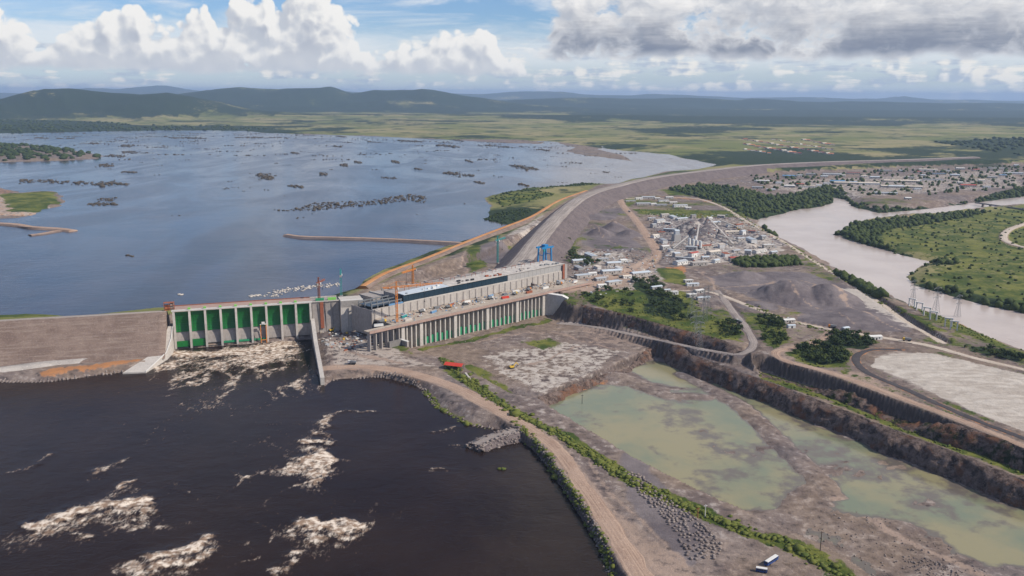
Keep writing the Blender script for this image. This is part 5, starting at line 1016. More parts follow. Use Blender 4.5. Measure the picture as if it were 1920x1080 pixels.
def clutter(name, pts, zs, label, seed, smin, smax, mats):
    """small crates, drums and sheet stacks: nobody could count them, one object"""
    rg = np.random.default_rng(seed); w = MB(); me = None; mi = []
    for (x, y), z in zip(pts, zs):
        a = rg.uniform(0, 3.14); l, b_, h = rg.uniform(smin, smax), rg.uniform(smin, smax) * .6, rg.uniform(.4, .9) * smin + .3; c, sn = math.cos(a), math.sin(a)
        q = [(x + c * i * l - sn * j * b_, y + sn * i * l + c * j * b_) for i, j in ((-.5, -.5), (.5, -.5), (.5, .5), (-.5, .5))]
        w.add([(p[0], p[1], z - .3) for p in q] + [(p[0], p[1], z + h) for p in q], [(4, 5, 6, 7), (0, 1, 5, 4), (1, 2, 6, 5), (2, 3, 7, 6), (3, 0, 4, 7)]); mi += [int(rg.integers(0, len(mats)))] * 5
    me = w.mesh(name, mats[0]); [me.materials.append(M(k)) for k in mats[1:]]; me.polygons.foreach_set('material_index', mi); me.update()
    return link(name, me, label=label, kind='stuff')
_r = np.random.default_rng(77); dk = np.column_stack([_r.uniform(-8, 365, 420), np.clip(_r.normal(30, 9, 420), 0, 43)])
clutter('deck_clutter', [ph(a, b)[:2] for a, b in dk], np.full(420, 32.0), 'crates, drums and formwork littering the powerhouse deck', 5, .8, 3.2, ['steel', 'concrete_pale', 'rust', 'dark', 'white', 'tan', 'roof_blue', 'concrete'])
# trucks and pickups on the site roads
for i, (p, c, rz, lb) in enumerate(zip([(178.4,1416.0),(258.5,1596.7),(305.6,1157.2),(379.3,1170.5),(422.5,1132.2),(304.8,2302.4),(-180.1,959.6),(494.9,1071.9)], ('white', 'yellow', 'white', 'white', 'orange', 'white', 'white', 'yellow'), (20, 60, 120, 150, 160, 100, 170, 165),
    ('white truck on the dirt road right of the powerhouse', 'yellow truck at the bend of the haul road', 'white truck on the grey road above the hairpin', 'white truck beside the pale tanks', 'orange truck on the pale site road', 'white truck on the straight haul road', 'white truck on the apron by the training wall', 'yellow truck on the pale road near the sand yard'))):
    if i == 6: p = (-189.1,1007.5)
    truck(lb, at(p, .4), R(rz), c, 'steel', 'trucks on the site roads', 1.2)

def excavator(label, loc, rz, c='yellow'):
    t = thing('excavator', label, 'excavator', loc, rz, 'excavators'); t.scale = (1.3,) * 3
    for y in (-1.4, 1.4): MB().prism([(-2.2, .2), (-1.9, 0), (1.9, 0), (2.2, .2), (2.2, .8), (1.9, 1), (-1.9, 1), (-2.2, .8)], 'y', y - .35, y + .35).build('track', 'dark', t)
    MB().box(-2.4, 1.6, -1.4, 1.4, 1.1, 2.4).build('body', c, t); MB().box(.3, 1.9, .2, 1.4, 2.42, 3.4).build('cab', 'glass', t)
    b = MB(); b.beam((1.4, -.2, 2), (4.2, -.2, 5.2), .5, .7); b.beam((4.2, -.2, 5.2), (6.6, -.2, 2.6), .4, .55); b.build('boom', c, t)
    MB().prism([(6.2, 2.7), (7.0, 2.4), (6.8, 1.2), (5.9, 1.3)], 'y', -.8, .4).build('bucket', 'steel', t)
for p, rz, lb in (((-242.1,1152.2), 40, 'yellow excavator on the broken ground beside the spillway training wall'), ((449.7,1351.9), 200, 'yellow excavator working on the purple-grey stockpile'), ((514.0,1996.6), 120, 'yellow excavator behind the aggregate heaps'), ((0.6,1024.2), 30, 'yellow excavator on the rock platform below the powerhouse')): excavator(lb, at(p, .1), R(rz))
for i, p in enumerate([(-238.7,1101.4),(-230.5,1159.8),(-216.8,1143.7),(-210.4,1177.2),(-188.6,1123.1),(-200.4,1102.3),(-221.5,1112.0),(-187.4,1160.8)]):
    t = thing('material_stack', f'pile of beams and blocks on the apron left of the powerhouse, {ordinal(i + 1)} from left', 'stack', at(p), R(i * 47), 'building materials on the apron')
    for q in range(5): box(-5 + q, 4 - q * .5, -2 + q * .7, -1.5 + q * .7, 0, .8 + (q * i % 3) * .7).build('beam', ('concrete_pale', 'rust', 'tan', 'steel')[(q + i) % 4], t)
    box(-2, 2, 2.2, 4.4, 0, 1.8).build('block', ('white', 'concrete', 'yellow', 'pink')[i % 4], t)

# ------------------------------------------------------------------ buildings
def building(label, p, L, W, Hh, rz, roof, wall, group, gable=True, cat='building', name='shed', windows=True):
    z = gz(*p); t = thing(name, label, cat, (p[0], p[1], z), rz, group); l, w = L / 2, W / 2
    box(-l, l, -w, w, -1.5, Hh).build('wall', wall, t)
    rh = W * .16
    if gable: MB().prism([(-w - .4, Hh + .02), (w + .4, Hh + .02), (w + .4, Hh + .22), (0, Hh + rh + .22), (-w - .4, Hh + .22)], 'x', -l - .4, l + .4).build('roof', roof, t)
    else: MB().prism([(-w - .3, Hh + .02), (w + .3, Hh + .02), (w + .3, Hh + .3), (-w - .3, Hh + .8)], 'x', -l - .3, l + .3).build('roof', roof, t)
    if windows:
        box(-1.2, 1.2, -w - .06, -w - .01, -.2, min(2.6, Hh - .4)).build('door', 'dark', t)
        for k in range(max(1, int(L / 7))):
            x = -l + L * (k + .5) / max(1, int(L / 7))
            if abs(x) > 2: box(x - .9, x + .9, -w - .06, -w - .01, Hh * .4, Hh * .75).build('window', 'glass', t)
    return t
ADJ = {'roof_white': 'white', 'roof_grey': 'grey', 'roof_cream': 'cream', 'roof_red': 'red', 'roof_blue': 'blue', 'white': 'bright white', 'roof_orange': 'orange', 'concrete_pale': 'beige', 'rust': 'rusty'}
def cluster(pts, sizes, roofs, rots, where, group, cat='building', name='shed', gable=True):
    order = sorted(range(len(pts)), key=lambda i: pts[i][0] / max(pts[i][1], 1))
    for r_, i in enumerate(order):
        L, W, Hh = sizes[i % len(sizes)]; rf = roofs[i % len(roofs)]
        sz = 'long' if L > 38 else ('large' if L > 22 else 'small')
        building(f'{sz} {ADJ[rf]}-roofed {name} {where}, {ordinal(r_ + 1)} from left', pts[i], L, W, Hh, R(rots[i % len(rots)]), rf, ('wall', 'white', 'wall_grey')[i % 3], group, gable if i % 4 else False, cat, name)
cluster([(114.7,1415.7),(131.9,1433.4),(142.3,1403.8),(164.7,1452.0),(146.6,1497.4),(131.4,1535.7),(178.5,1537.2),(200.5,1578.7),(164.7,1588.1),(147.0,1630.9),(187.1,1417.8),(196.9,1393.0),(159.8,1367.6),(139.3,1347.4),(113.7,1487.0),(212.6,1444.6),(227.3,1472.0),(178.2,1643.2),(119.4,1565.7),(182.3,1489.1)],
        [(26, 11, 5), (14, 8, 4), (20, 9, 4.5), (34, 12, 5), (16, 7, 4), (12, 7, 4)], ['roof_white', 'white', 'roof_grey', 'roof_white', 'roof_cream', 'roof_white'], [25, 18, 32, 20, 110], 'in the works yard right of the powerhouse', 'sheds in the works yard')
cluster([(338.1,2538.5),(370.1,2592.8),(400.9,2621.5),(423.6,2595.6),(433.7,2543.4),(464.6,2624.9),(364.2,2464.7),(392.7,2466.1),(411.2,2443.0),(452.6,2493.7),(458.9,2421.6),(472.0,2376.2)], [(30, 10, 4), (22, 9, 4), (40, 12, 5), (16, 9, 4)], ['roof_white', 'white', 'roof_grey', 'white'], [10, 15, 8], 'in the camp below the dam bend', 'sheds in the camp below the dam')
cluster([(342.1,2163.7),(354.5,2127.1),(369.1,2091.8),(383.5,2223.7),(401.7,2204.8),(326.6,2038.2),(329.5,1942.0),(305.9,1881.7),(353.9,1974.1),(351.7,1869.1),(312.7,1812.4),(416.0,2166.9),(452.8,2207.0),(489.0,2189.2),(523.0,2210.2),(481.7,2096.6),(506.7,2062.7),(526.4,2046.5),(486.7,1948.3),(506.7,1933.8),(536.2,1965.7),(480.0,1845.9),(485.0,1779.3),(527.6,1847.7),(512.8,1754.8),(482.2,1704.9),(453.0,1680.4),(436.0,1703.3),(404.2,1656.0),(386.8,1678.2),(358.4,1621.3),(343.1,1653.9),(318.5,1609.3),(308.5,1641.6),(308.5,1698.8),(302.0,1734.9),(333.6,1558.1),(371.2,1589.9),(352.9,1724.4),(381.4,1750.1),(417.9,1751.4),(506.1,1693.9),(409.7,1612.3),(301.9,1567.1)],
        [(18, 10, 6), (28, 12, 6), (14, 9, 5), (22, 10, 7), (34, 10, 5), (12, 10, 8), (16, 8, 4)], ['roof_white', 'roof_grey', 'white', 'concrete_pale', 'roof_white', 'roof_grey', 'rust', 'roof_cream', 'roof_white', 'roof_red', 'roof_grey'], [12, 40, -20, 25, 100, 33], 'in the crushing yard by the river', 'sheds of the crushing yard')
cluster([(878.1,3136.7),(922.5,3082.6),(921.4,2957.4),(980.2,3031.2),(990.2,2961.5),(1033.0,2998.8),(1041.6,3352.7),(1097.0,3400.8),(1153.9,3450.3),(1175.2,3361.6),(1238.5,3456.1),(1263.9,3412.1),(1341.5,3510.2),(1338.9,3394.7),(1353.8,3330.0),(1202.0,3137.7),(1237.1,3083.4),(1393.1,3188.5),(1285.6,2978.9),(1328.1,2913.8),(1487.3,3338.8),(1623.9,3578.3),(1716.0,3686.1),(1580.0,3433.4),(1666.0,3485.3),(1770.4,3638.6),(1707.5,3442.0),(1461.2,3212.7),(1540.0,3258.2),(1580.5,3142.1),(1552.5,3029.8),(1700.1,3227.8),(1808.5,3359.9),(1900.0,3455.0),(1996.7,3555.6),(1579.7,3625.0),(1512.7,3620.2),(1599.3,2997.5),(1880.1,3750.9),(1921.9,3700.9),(2073.8,3819.7),(2223.2,3945.3),(1151.3,3153.8),(1086.0,3074.1),(803.8,2916.6),(829.5,2852.6),(1167.5,2778.2),(1175.5,2635.0)],
        [(50, 16, 6), (22, 12, 5), (34, 14, 6), (26, 11, 5), (70, 14, 5), (18, 12, 5)], ['roof_white', 'roof_grey', 'white', 'roof_red', 'roof_cream', 'roof_white', 'roof_blue', 'roof_grey', 'roof_white'], [-8, -6, -10, -4], 'in the works town behind the river woods', 'sheds of the works town', name='warehouse')
for k, (a, b, L) in enumerate(zip([(1198.9,3099.6),(1393.1,3188.5),(1303.9,2980.0),(881.9,3137.0)], (-9, -8, -12, -6), (150, 120, 130, 46))):
    building(('long cream-roofed barrack nearest the wooded bank', 'long cream-roofed barrack behind the other two', 'long cream-roofed barrack at the right of the three', 'tall white-roofed hall at the left end of the works town')[k], a, L, 15, 6, R(b), 'roof_cream' if k < 3 else 'white', 'wall', 'barracks of the works town', True, 'building', 'barrack')
rt = [(p[0], p[1]) for p in [(1509.3,5867.9),(1278.5,4564.5),(1411.8,4674.5),(1551.7,4790.0),(1698.5,4911.2),(1376.9,5165.8),(1530.7,5306.8),(1693.0,5455.6),(1864.5,5612.9),(1566.1,4407.8),(1272.5,4612.4),(1407.1,4724.8),(1548.4,4842.7),(1696.7,4966.6),(1371.3,5227.1),(1526.8,5371.5),(1691.0,5524.0),(1864.6,5685.2),(1563.2,4452.5),(1266.4,4661.4),(1402.3,4776.1),(1545.0,4896.7),(1694.9,5023.3),(1365.5,5289.9),(1522.7,5437.8),(1688.9,5594.0),(1864.8,5759.4),(1560.2,4498.1),(1260.2,4711.3),(1397.4,4828.6),(1541.5,4951.8),(1693.1,5081.3),(1852.7,5217.7),(1518.6,5505.6),(1686.8,5665.8),(1424.2,4440.5),(1557.2,4544.7),(1253.8,4762.4),(1392.3,4882.2),(1538.0,5008.1),(1691.2,5140.6),(1852.6,5280.3),(1514.4,5575.2),(1684.6,5739.5),(1419.8,4485.9),(1554.1,4592.2),(1247.3,4814.6),(1387.2,4937.0),(1534.3,5065.8),(1689.3,5201.4),(1852.6,5344.3),(1510.1,5646.6),(1682.3,5815.1),(1415.4,4532.2),(1551.0,4640.8),(1693.1,4754.6),(1381.9,4993.0),(1530.6,5124.7),(1687.3,5263.5),(1852.5,5409.9),(1505.6,5719.7),(1280.1,4473.8),(1410.8,4579.5),(1547.8,4690.3),(1691.4,4806.5),(1376.6,5050.3),(1526.8,5185.1),(1685.3,5327.1),(1852.5,5477.1),(1501.1,5794.8)]]
cluster(rt, [(26, 14, 5), (18, 12, 4), (34, 16, 5)], ['roof_red', 'roof_orange', 'roof_cream', 'roof_red'], [10, -10, 30, 80], 'in the far red-roofed town beyond the dam', 'houses of the far town', 'house', 'house')
cluster([(284.6,1402.5),(286.7,1378.4),(287.5,1332.3),(238.0,1330.9),(245.3,1316.4),(223.9,1345.6),(372.9,1158.9),(367.9,1130.9),(270.2,1302.7),(284.3,1285.5),(457.4,1078.4),(436.3,1121.7)], [(14, 8, 4), (20, 7, 4), (16, 8, 4), (10, 6, 3.5)], ['white', 'roof_white', 'white', 'roof_white'], [15, 10, 30], 'beside the roads above the quarry', 'sheds above the quarry')

# crushing plant
def conveyor(label, a, b, za, zb):
    t = thing('conveyor', label, 'conveyor', (a[0], a[1], gz(*a))); d = Vector((b[0] - a[0], b[1] - a[1], 0)); e = Vector((d.x, d.y, zb))
    MB().lattice((0, 0, za), e, 2.4, .3, max(4, int(d.length / 6))).build('truss', 'steel', t)
    MB().beam(Vector((0, 0, za + 1.5)), e + Vector((0, 0, 1.5)), 3.0, .4).build('cover', 'concrete_pale', t)
    for f in (.15, .4, .65, .9):
        q = d * f; h = za + (zb - za) * f; w = MB(); nrm = Vector((-d.y, d.x, 0)).normalized() * 1.6
        w.beam(q + nrm - Vector((0, 0, 1)), q + Vector((0, 0, h - 1)), .35); w.beam(q - nrm - Vector((0, 0, 1)), q + Vector((0, 0, h - 1)), .35); w.build('trestle', 'steel', t)
for a, b, za, zb, lb in (((448.9,1777.9), (455.0,2060.6), 3, 21, 'long pale conveyor climbing to the tallest dark aggregate heap'), ((372.5,1775.2), (415.9,1960.9), 3, 18, 'short steep conveyor in front of the dark aggregate heaps'), ((316.9,1723.1), (363.8,1814.3), 2, 12, 'conveyor feeding the silos from the left'), ((431.3,1844.1), (481.7,1779.1), 12, 3, 'low conveyor running right from the silos'), ((494.5,2097.1), (524.1,1965.2), 10, 4, 'grey conveyor behind the dark aggregate heaps')):
    conveyor(lb, a, b, za, zb)
for i, p in enumerate([(358.4,1774.7),(363.5,1762.1),(368.5,1749.6),(373.4,1737.4),(375.6,1801.4)]):
    t = thing('silo', f'pale cement silo in the crushing yard row, {ordinal(i + 1)} placed from the left' if i < 4 else 'pale cement silo standing behind the row of four', 'silo', at(p), 0, 'cement silos')
    MB().cyl(0, 0, 3, 15, 3.2, n=14).build('tank', 'white', t); MB().cyl(0, 0, 15.02, 17, 3.2, .6, 14).build('roof', 'roof_grey', t); MB().cyl(0, 0, .8, 3, .8, 3.2, 14).build('hopper', 'roof_grey', t)
    for x in (-2.2, 2.2):
        for y in (-2.2, 2.2): MB().beam((x, y, -1), (x, y, 4), .4).build('leg', 'steel', t)
t = thing('batching_tower', 'blocky grey batching tower among the aggregate heaps', 'tower', at((344.3,1840.8)), R(20))
box(-8, 8, -6, 6, -1, 14).build('wall', 'wall_grey', t); box(-5, 5, -4, 4, 14.02, 22).build('head', 'roof_grey', t); MB().prism([(-4.5, 22.02), (4.5, 22.02), (0, 24)], 'x', -5.5, 5.5).build('roof', 'roof_white', t)

# ------------------------------------------------------------------ power lines
def pylon(label, p, h, z=None):
    t = thing('pylon', label, 'pylon', (p[0], p[1], gz(*p) if z is None else z), R(25), 'lattice pylons')
    w = MB(); b = h * .11
    for a in (-1, 1):
        for c in (-1, 1):
            w.beam((a * b, c * b, -2), (a * 1.0, c * 1.0, h * .62), .26); w.beam((a * 1.0, c * 1.0, h * .62), (a * .5, c * .5, h), .22)
    for k in range(7):
        f0, f1 = k / 7, (k + 1) / 7; r0, r1 = b + (1 - b) * f0, b + (1 - b) * f1; z0, z1 = h * .62 * f0, h * .62 * f1
        for s_ in (-1, 1): w.beam((-r0, s_ * r0, z0), (r1, s_ * r1, z1), .13); w.beam((s_ * r0, -r0, z0), (s_ * r1, r1, z1), .13); w.beam((r0, s_ * r0, z0), (-r1, s_ * r1, z1), .13)
    w.build('tower', 'steel', t)
    for k in (.62, .78, .94):
        a = MB(); e = h * .17 * (1.2 - abs(k - .78)); a.beam((-e, 0, h * k), (e, 0, h * k), .4); a.beam((-e, 0, h * k), (0, 0, h * k + 2.2), .25); a.beam((e, 0, h * k), (0, 0, h * k + 2.2), .25); a.build('crossarm', 'steel', t)
        for s_ in (-1, 1): MB().cyl(s_ * e, 0, h * k - 2, h * k - .2, .22, n=6).build('insulator', 'concrete_pale', t)
pylon('grey lattice pylon at the river edge, leftmost of the three by the water', (614.3,1324.0), 40, 7)
pylon('grey lattice pylon at the river edge, middle of the three by the water', (622.9,1266.8), 42, 7)
pylon('grey lattice pylon at the river edge, rightmost of the three by the water', (646.0,1248.2), 34, 7)
for i, (p, h, lb) in enumerate(zip([(244.7,1173.0),(258.4,1161.8),(235.1,1096.1),(271.8,1197.5),(234.4,1066.0)], (50, 46, 44, 42, 34), ('tall lattice pylon at the left of the switchyard group above the cliff', 'tall lattice pylon in the middle of the switchyard group', 'lattice pylon near the cliff edge in the switchyard group', 'lattice pylon at the right of the switchyard group', 'shortest lattice pylon on the very edge of the cliff'))): pylon(lb, p, h)
for i, p in enumerate([(582.7,1257.7),(582.3,1232.5),(579.2,1202.2),(577.4,1178.9),(579.5,1140.4),(579.0,1124.5)]):
    t = thing('portal_frame', f'white concrete portal frame on the river bank, {ordinal(i + 1)} in the line from the left', 'frame', at(p), R(-50 + i * 5), 'portal frames on the river bank')
    for x in (-4, 4): box(x - .8, x + .8, -.8, .8, -2, 11).build('post', 'white', t)
    box(-5.5, 5.5, -1, 1, 11.02, 12.4).build('beam', 'white', t)
for i, (p, h, lb) in enumerate(zip([(218.3,571.3),(147.9,622.0),(141.5,618.5),(77.7,924.5)], (15, 10, 9, 12), ('dark wooden pole standing on the grassy bank near the dry pit floor', 'thin pale pole in the scrub strip above the green pond', 'rusty thin pole in the scrub strip beside the pale pole', 'lone dark pole on the rock platform ledge'))):
    t = thing('utility_pole', lb, 'pole', at(p), R(20)); MB().cyl(0, 0, -1, h, .35, .25, 8).build('post', ('bark', 'white', 'rust', 'dark')[i], t)
    MB().beam((-1.5, 0, h - 1), (1.5, 0, h - 1), .3).build('crossarm', ('bark', 'white', 'rust', 'dark')[i], t)
# road bridge over the upper river
a, b = (1360.3,2598.3), (1439.4,2386.1); ang = math.atan2(b[1] - a[1], b[0] - a[0]); L = math.dist(a, b)
t = thing('bridge', 'low grey road bridge crossing the upper river', 'bridge', (a[0], a[1], 0), ang)
box(0, L, -5, 5, 14.5, 16).build('deck', 'concrete_dark', t)
for y in (-5, 5): box(0, L, y - .2, y + .2, 16.02, 17.2).build('parapet', 'concrete', t)
for k in range(1, 9): box(L * k / 9 - 1.2, L * k / 9 + 1.2, -4, 4, 2, 14.45).build('pier', 'concrete', t)

# ------------------------------------------------------------------ vegetation
def leaf_mat(name, a, b, c):
    m = bpy.data.materials.new(name); m.use_nodes = True; t = NT(m.node_tree); p = m.node_tree.nodes['Principled BSDF']
    pos = t.n('ShaderNodeNewGeometry').outputs['Position']; oi = t.n('ShaderNodeObjectInfo').outputs['Random']
    n = t.noise(pos, .09, 3, .6); n2 = t.noise(pos, .9, 4, .6)
    k = t.m('ADD', t.m('MULTIPLY', n, .7), t.m('MULTIPLY', oi, .3))
    cc = t.mix(t.sstep(k, .38, .66), a, b); cc = t.mix(t.sstep(n2, .52, .7), cc, c)
    t.put(p.inputs['Base Color'], cc); p.inputs['Roughness'].default_value = .8; p.inputs['Specular IOR Level'].default_value = .2
    return m
LEAF = leaf_mat('leaves', (.013, .030, .008), (.046, .066, .014), (.085, .095, .024))
LEAF_DRY = leaf_mat('scrub_leaves', (.050, .042, .030), (.095, .075, .055), (.030, .036, .018))
LEAF_LIGHT = leaf_mat('grass_clumps', (.048, .078, .012), (.115, .130, .024), (.17, .15, .04))
def ico(sub):
    import bmesh
    bm = bmesh.new(); bmesh.ops.create_icosphere(bm, subdivisions=sub, radius=1); bm.verts.ensure_lookup_table()
    V = np.array([v.co[:] for v in bm.verts]); F = np.array([[v.index for v in f.verts] for f in bm.faces]); bm.free(); return V, F
I1, I2 = ico(1), ico(2)
def lump(r, seed, sub=1):
    V, F = I1 if sub == 1 else I2
    n = 1 + (fbm(V[:, 0] * 10 + seed * 13, V[:, 1] * 10 + V[:, 2] * 7, 8, 3, seed) * .38)
    return V * n[:, None] * r, F
def crown_mesh(seed):
    rg = np.random.default_rng(seed); VV = []; FF = []; o = 0
    for k in range(9):
        a = rg.uniform(0, 2 * math.pi); rr = rg.uniform(.1, .62); c = np.array([math.cos(a) * rr, math.sin(a) * rr, rg.uniform(.42, .95)])
        V, F = lump(rg.uniform(.26, .42), seed * 10 + k); V = V * [1, 1, .8] + c; VV.append(V); FF.append(F + o); o += len(V)
    for k in range(120):   # loose sprays of leaves around the lobes
        a = rg.uniform(0, 2 * math.pi); u = rg.uniform(-.4, 1); rr = rg.uniform(.75, 1.02)
        c = np.array([math.cos(a) * math.sqrt(1 - u * u) * rr, math.sin(a) * math.sqrt(1 - u * u) * rr, .68 + u * .48])
        T = rg.normal(size=(3, 3)) * .085; VV.append(c + T); FF.append(np.array([[o, o + 1, o + 2]])); o += 3
    return mesh_np('crown', np.concatenate(VV), np.concatenate(FF), LEAF)
CROWNS = [crown_mesh(s_) for s_ in range(1, 6)]
TRUNK = MB().cyl(0, 0, -.12, .45, .06, .035, 7); 
for a in (0, 2.1, 4.2): TRUNK.beam((0, 0, .38), (.3 * math.cos(a), .3 * math.sin(a), .66), .04)
TRUNK = TRUNK.mesh('trunk', 'bark')
def inside(poly, n, seed, mind):
    rg = np.random.default_rng(seed); P = np.array(poly); lo, hi = P.min(0), P.max(0); out = np.zeros((0, 2))
    c = rg.uniform(lo, hi, (n * 6, 2)); c = c[poly_sdf(poly, c[:, 0], c[:, 1], 5) < 0]
    keep = []
    for q in c:
        if all((q[0] - k[0]) ** 2 + (q[1] - k[1]) ** 2 > mind * mind for k in keep): keep.append(q)
        if len(keep) >= n: break
    return np.array(keep)
TREES = [([(333.1,1016.9),(352.7,1044.8),(385.5,1054.9),(400.0,1013.9),(380.5,971.0),(347.4,970.4)], 62, 4.6, 'dark tree in the clump inside the dirt-road loop', 'trees inside the dirt-road loop'),
         ([(401.3,1105.1),(445.8,1119.3),(457.8,1071.1),(436.6,1032.7),(398.7,1045.8)], 44, 4.8, 'dark tree in the clump between the pale road and the sand yard', 'trees by the sand yard'),
         ([(190.9,1391.6),(236.1,1434.6),(238.0,1330.9),(256.0,1254.2),(247.7,1173.1),(215.0,1160.7),(190.0,1201.6),(211.8,1294.1)], 58, 5.5, 'green tree on the knoll between powerhouse and switchyard', 'trees on the knoll'),
         ([(92.2,1297.9),(157.3,1343.7),(182.5,1314.7),(178.8,1201.3),(129.7,1231.4)], 24, 6, 'small tree on the grass above the quarry cliff', 'trees above the quarry cliff'),
         ([(334.1,1175.2),(358.7,1205.8),(363.5,1158.6),(348.2,1068.6),(316.5,1032.4),(313.3,1067.8)], 34, 4.6, 'small tree on the green bank beside the pale tanks', 'trees beside the tanks'),
         ([(117.4,1905.7),(126.4,1705.0),(160.3,1542.2),(130.3,1521.7),(104.8,1591.6)], 22, 5.5, 'tree at the foot of the rockfill dam near the works yard', 'trees at the dam foot'),
         ([(273.1,1156.4),(307.0,1163.0),(295.0,1087.3),(264.3,1086.6)], 26, 4.5, 'bushy tree in the patch beside the hairpin road', 'trees beside the hairpin'),
         ([(552.0,1051.2),(596.3,1036.0),(609.4,1007.6),(591.5,975.9),(550.2,1021.6)], 16, 6, 'tree on the river bank behind the sand yard', 'trees behind the sand yard')]
cnt = 0
for poly, n, md, lb, g in TREES:
    for o_, q in enumerate(sorted(inside(poly, n, 100 + cnt, md).tolist(), key=lambda q: q[0] / q[1])):
        s_ = random.choice((2.6, 3.4, 4.2, 4.8, 5.6, 6.6)) * random.uniform(.9, 1.1)
        t = thing('tree', f'{lb}, {ordinal(o_ + 1)} from left', 'tree', (q[0], q[1], gz(*q)), random.uniform(0, 6.28), g); t.scale = (s_, s_, s_ * random.uniform(.95, 1.35))
        link('crown', CROWNS[cnt % 5], t); link('trunk', TRUNK, t); cnt += 1
def clumps(name, pts, sizes, mat, label, seed, flat=.8, cat=None, sub=1):
    """many small lumpy clumps, one mesh"""
    rg = np.random.default_rng(seed); VV = []; FF = []; o = 0
    prot = [lump(1, 300 + k, sub) for k in range(10)]
    z = ground_z(pts[:, 0], pts[:, 1])
    for k, (p, s_) in enumerate(zip(pts, sizes)):
        V, F = prot[k % 10]; a = rg.uniform(0, 6.28); c, sn = math.cos(a), math.sin(a)
        W = np.stack([V[:, 0] * c - V[:, 1] * sn, V[:, 0] * sn + V[:, 1] * c, V[:, 2] * flat], 1) * s_ * rg.uniform(.8, 1.2, 3)
        VV.append(W + [p[0], p[1], z[k] + s_ * flat * .45]); FF.append(F + o); o += len(V)
    return link(name, mesh_np(name, np.concatenate(VV), np.concatenate(FF), mat), label=label, kind='stuff', category=cat)
def scatter(poly, n, seed):
    rg = np.random.default_rng(seed); P = np.array(poly); c = rg.uniform(P.min(0), P.max(0), (n * 5, 2))
    return c[poly_sdf(poly, c[:, 0], c[:, 1], 5) < 0][:n]
wp = [scatter(p, n, 40 + i) for i, (p, n) in enumerate(zip(WOODS[:3] + [WOODS[3]] + [WOODS[6]], (2600, 1100, 160, 60, 120)))]
wp = np.concatenate(wp); wp = wp[ground_z(wp[:, 0], wp[:, 1]) > Z_RIV + .4]
tw = scatter([(889.7,3386.9),(1648.6,3733.9),(2307.9,4011.7),(1738.9,3005.7),(1324.6,2756.8),(1086.2,2657.9),(1066.4,2966.0),(802.9,2788.4)], 420, 48); wp = np.concatenate([wp, tw])
clumps('woods', wp, rng.uniform(3.5, 7.5, len(wp)), LEAF, 'dense dark green woods along the banks of the pale river', 5, .95)
fp = np.concatenate([scatter(p, n, 60 + i) for i, (p, n) in enumerate(zip(WOODS_SHADE_FAR[:1] + WOODS_SHADE_FAR[3:], (900, 300, 900)))])
fp = fp[ground_z(fp[:, 0], fp[:, 1]) > Z_RES]
clumps('far_woods', fp, rng.uniform(8, 18, len(fp)), LEAF, 'dark green woods on the far reservoir shore and island', 6, .6)
hp = scatter(FAR_BANK, 900, 71); clumps('bushes', hp, rng.uniform(1.5, 4.0, len(hp)), LEAF, 'scattered bushes over the green river-bend meadow', 7)
def along(pts, n, half, seed):
    rg = np.random.default_rng(seed); C = curve(pts, 4)[:, :2]; i = rg.integers(0, len(C) - 1, n); T = C[i + 1] - C[i]; T /= np.linalg.norm(T, axis=1)[:, None] + 1e-9
    return C[i] + np.stack([T[:, 1], -T[:, 0]], 1) * (rg.normal(0, half * .55, n))[:, None]
sp_ = np.concatenate([along(p, n, h_, 80 + i) for i, ((p, h_), n) in enumerate(zip(GRASS_STRIPS, (1900, 380, 240, 420, 80, 420, 200)))])
clumps('scrub', sp_, rng.gamma(2.0, .48, len(sp_)) + .3, LEAF_LIGHT, 'rough green scrub growing along the berm roads and banks', 8, .5)
# drowned scrub and islets in the reservoir
ip = []; isz = []
for k, (a, b) in enumerate(ISLETS):
    L = math.dist(a, b); n = int(max(12, min(260, L / 1.2)))
    f = rng.uniform(0, 1, n); w = np.sin(f * math.pi) ** .5 * L * .10
    q = np.array(a)[None, :] + (np.array(b) - np.array(a))[None, :] * f[:, None]; q[:, 1] += rng.normal(0, 1, n) * (w * 1.9 + 3)
    ip.append(q); isz.append(rng.gamma(1.6, .9, n) * (1 + L / 800) + .5)
for i, bpoly in enumerate(BARS):
    q = scatter(bpoly, (420, 620, 220)[i], 33 + i); ip.append(q); isz.append(rng.gamma(1.8, .8, len(q)) + .5)
for p in [(-596.9,2240.7),(-545.8,2253.8),(101.7,1591.1),(-688.4,1585.8),(-1673.6,4243.1),(-993.5,3767.8),(-1429.7,3916.5),(-1440.4,4264.4),(-1224.5,3933.7),(-1346.7,4599.9),(-1218.4,5442.8),(-929.1,4311.0),(-707.6,3465.2),(-726.5,4329.4),(-543.6,3477.2),(-522.3,4348.0),(-385.8,4004.0),(-340.1,4698.5),(-147.6,4023.9),(-82.4,4388.1),(-3.7,4172.5),(141.4,4048.2),(217.5,3691.4),(-1865.5,5491.5),(-2705.5,5044.4),(-2270.1,5443.7),(-2057.0,5228.6),(-1563.2,4760.5)]:
    q = np.array(p)[None, :] + rng.normal(0, 6, (4, 2)); ip.append(q); isz.append(rng.uniform(1.5, 3.5, 4))
rq = np.random.default_rng(55); tiny = rq.uniform([-3000, 1900], [1200, 6400], (420, 2)); tiny = tiny[(poly_sdf(RESERVOIR, tiny[:, 0], tiny[:, 1], 50) < -60)][:230]
tiny2 = rq.uniform([-3600, 3800], [1300, 6800], (900, 2)); tiny2 = tiny2[(poly_sdf(RESERVOIR, tiny2[:, 0], tiny2[:, 1], 50) < -40) & (rq.uniform(0, 1, 900) < (tiny2[:, 1] - 3300) / 3500)][:150]
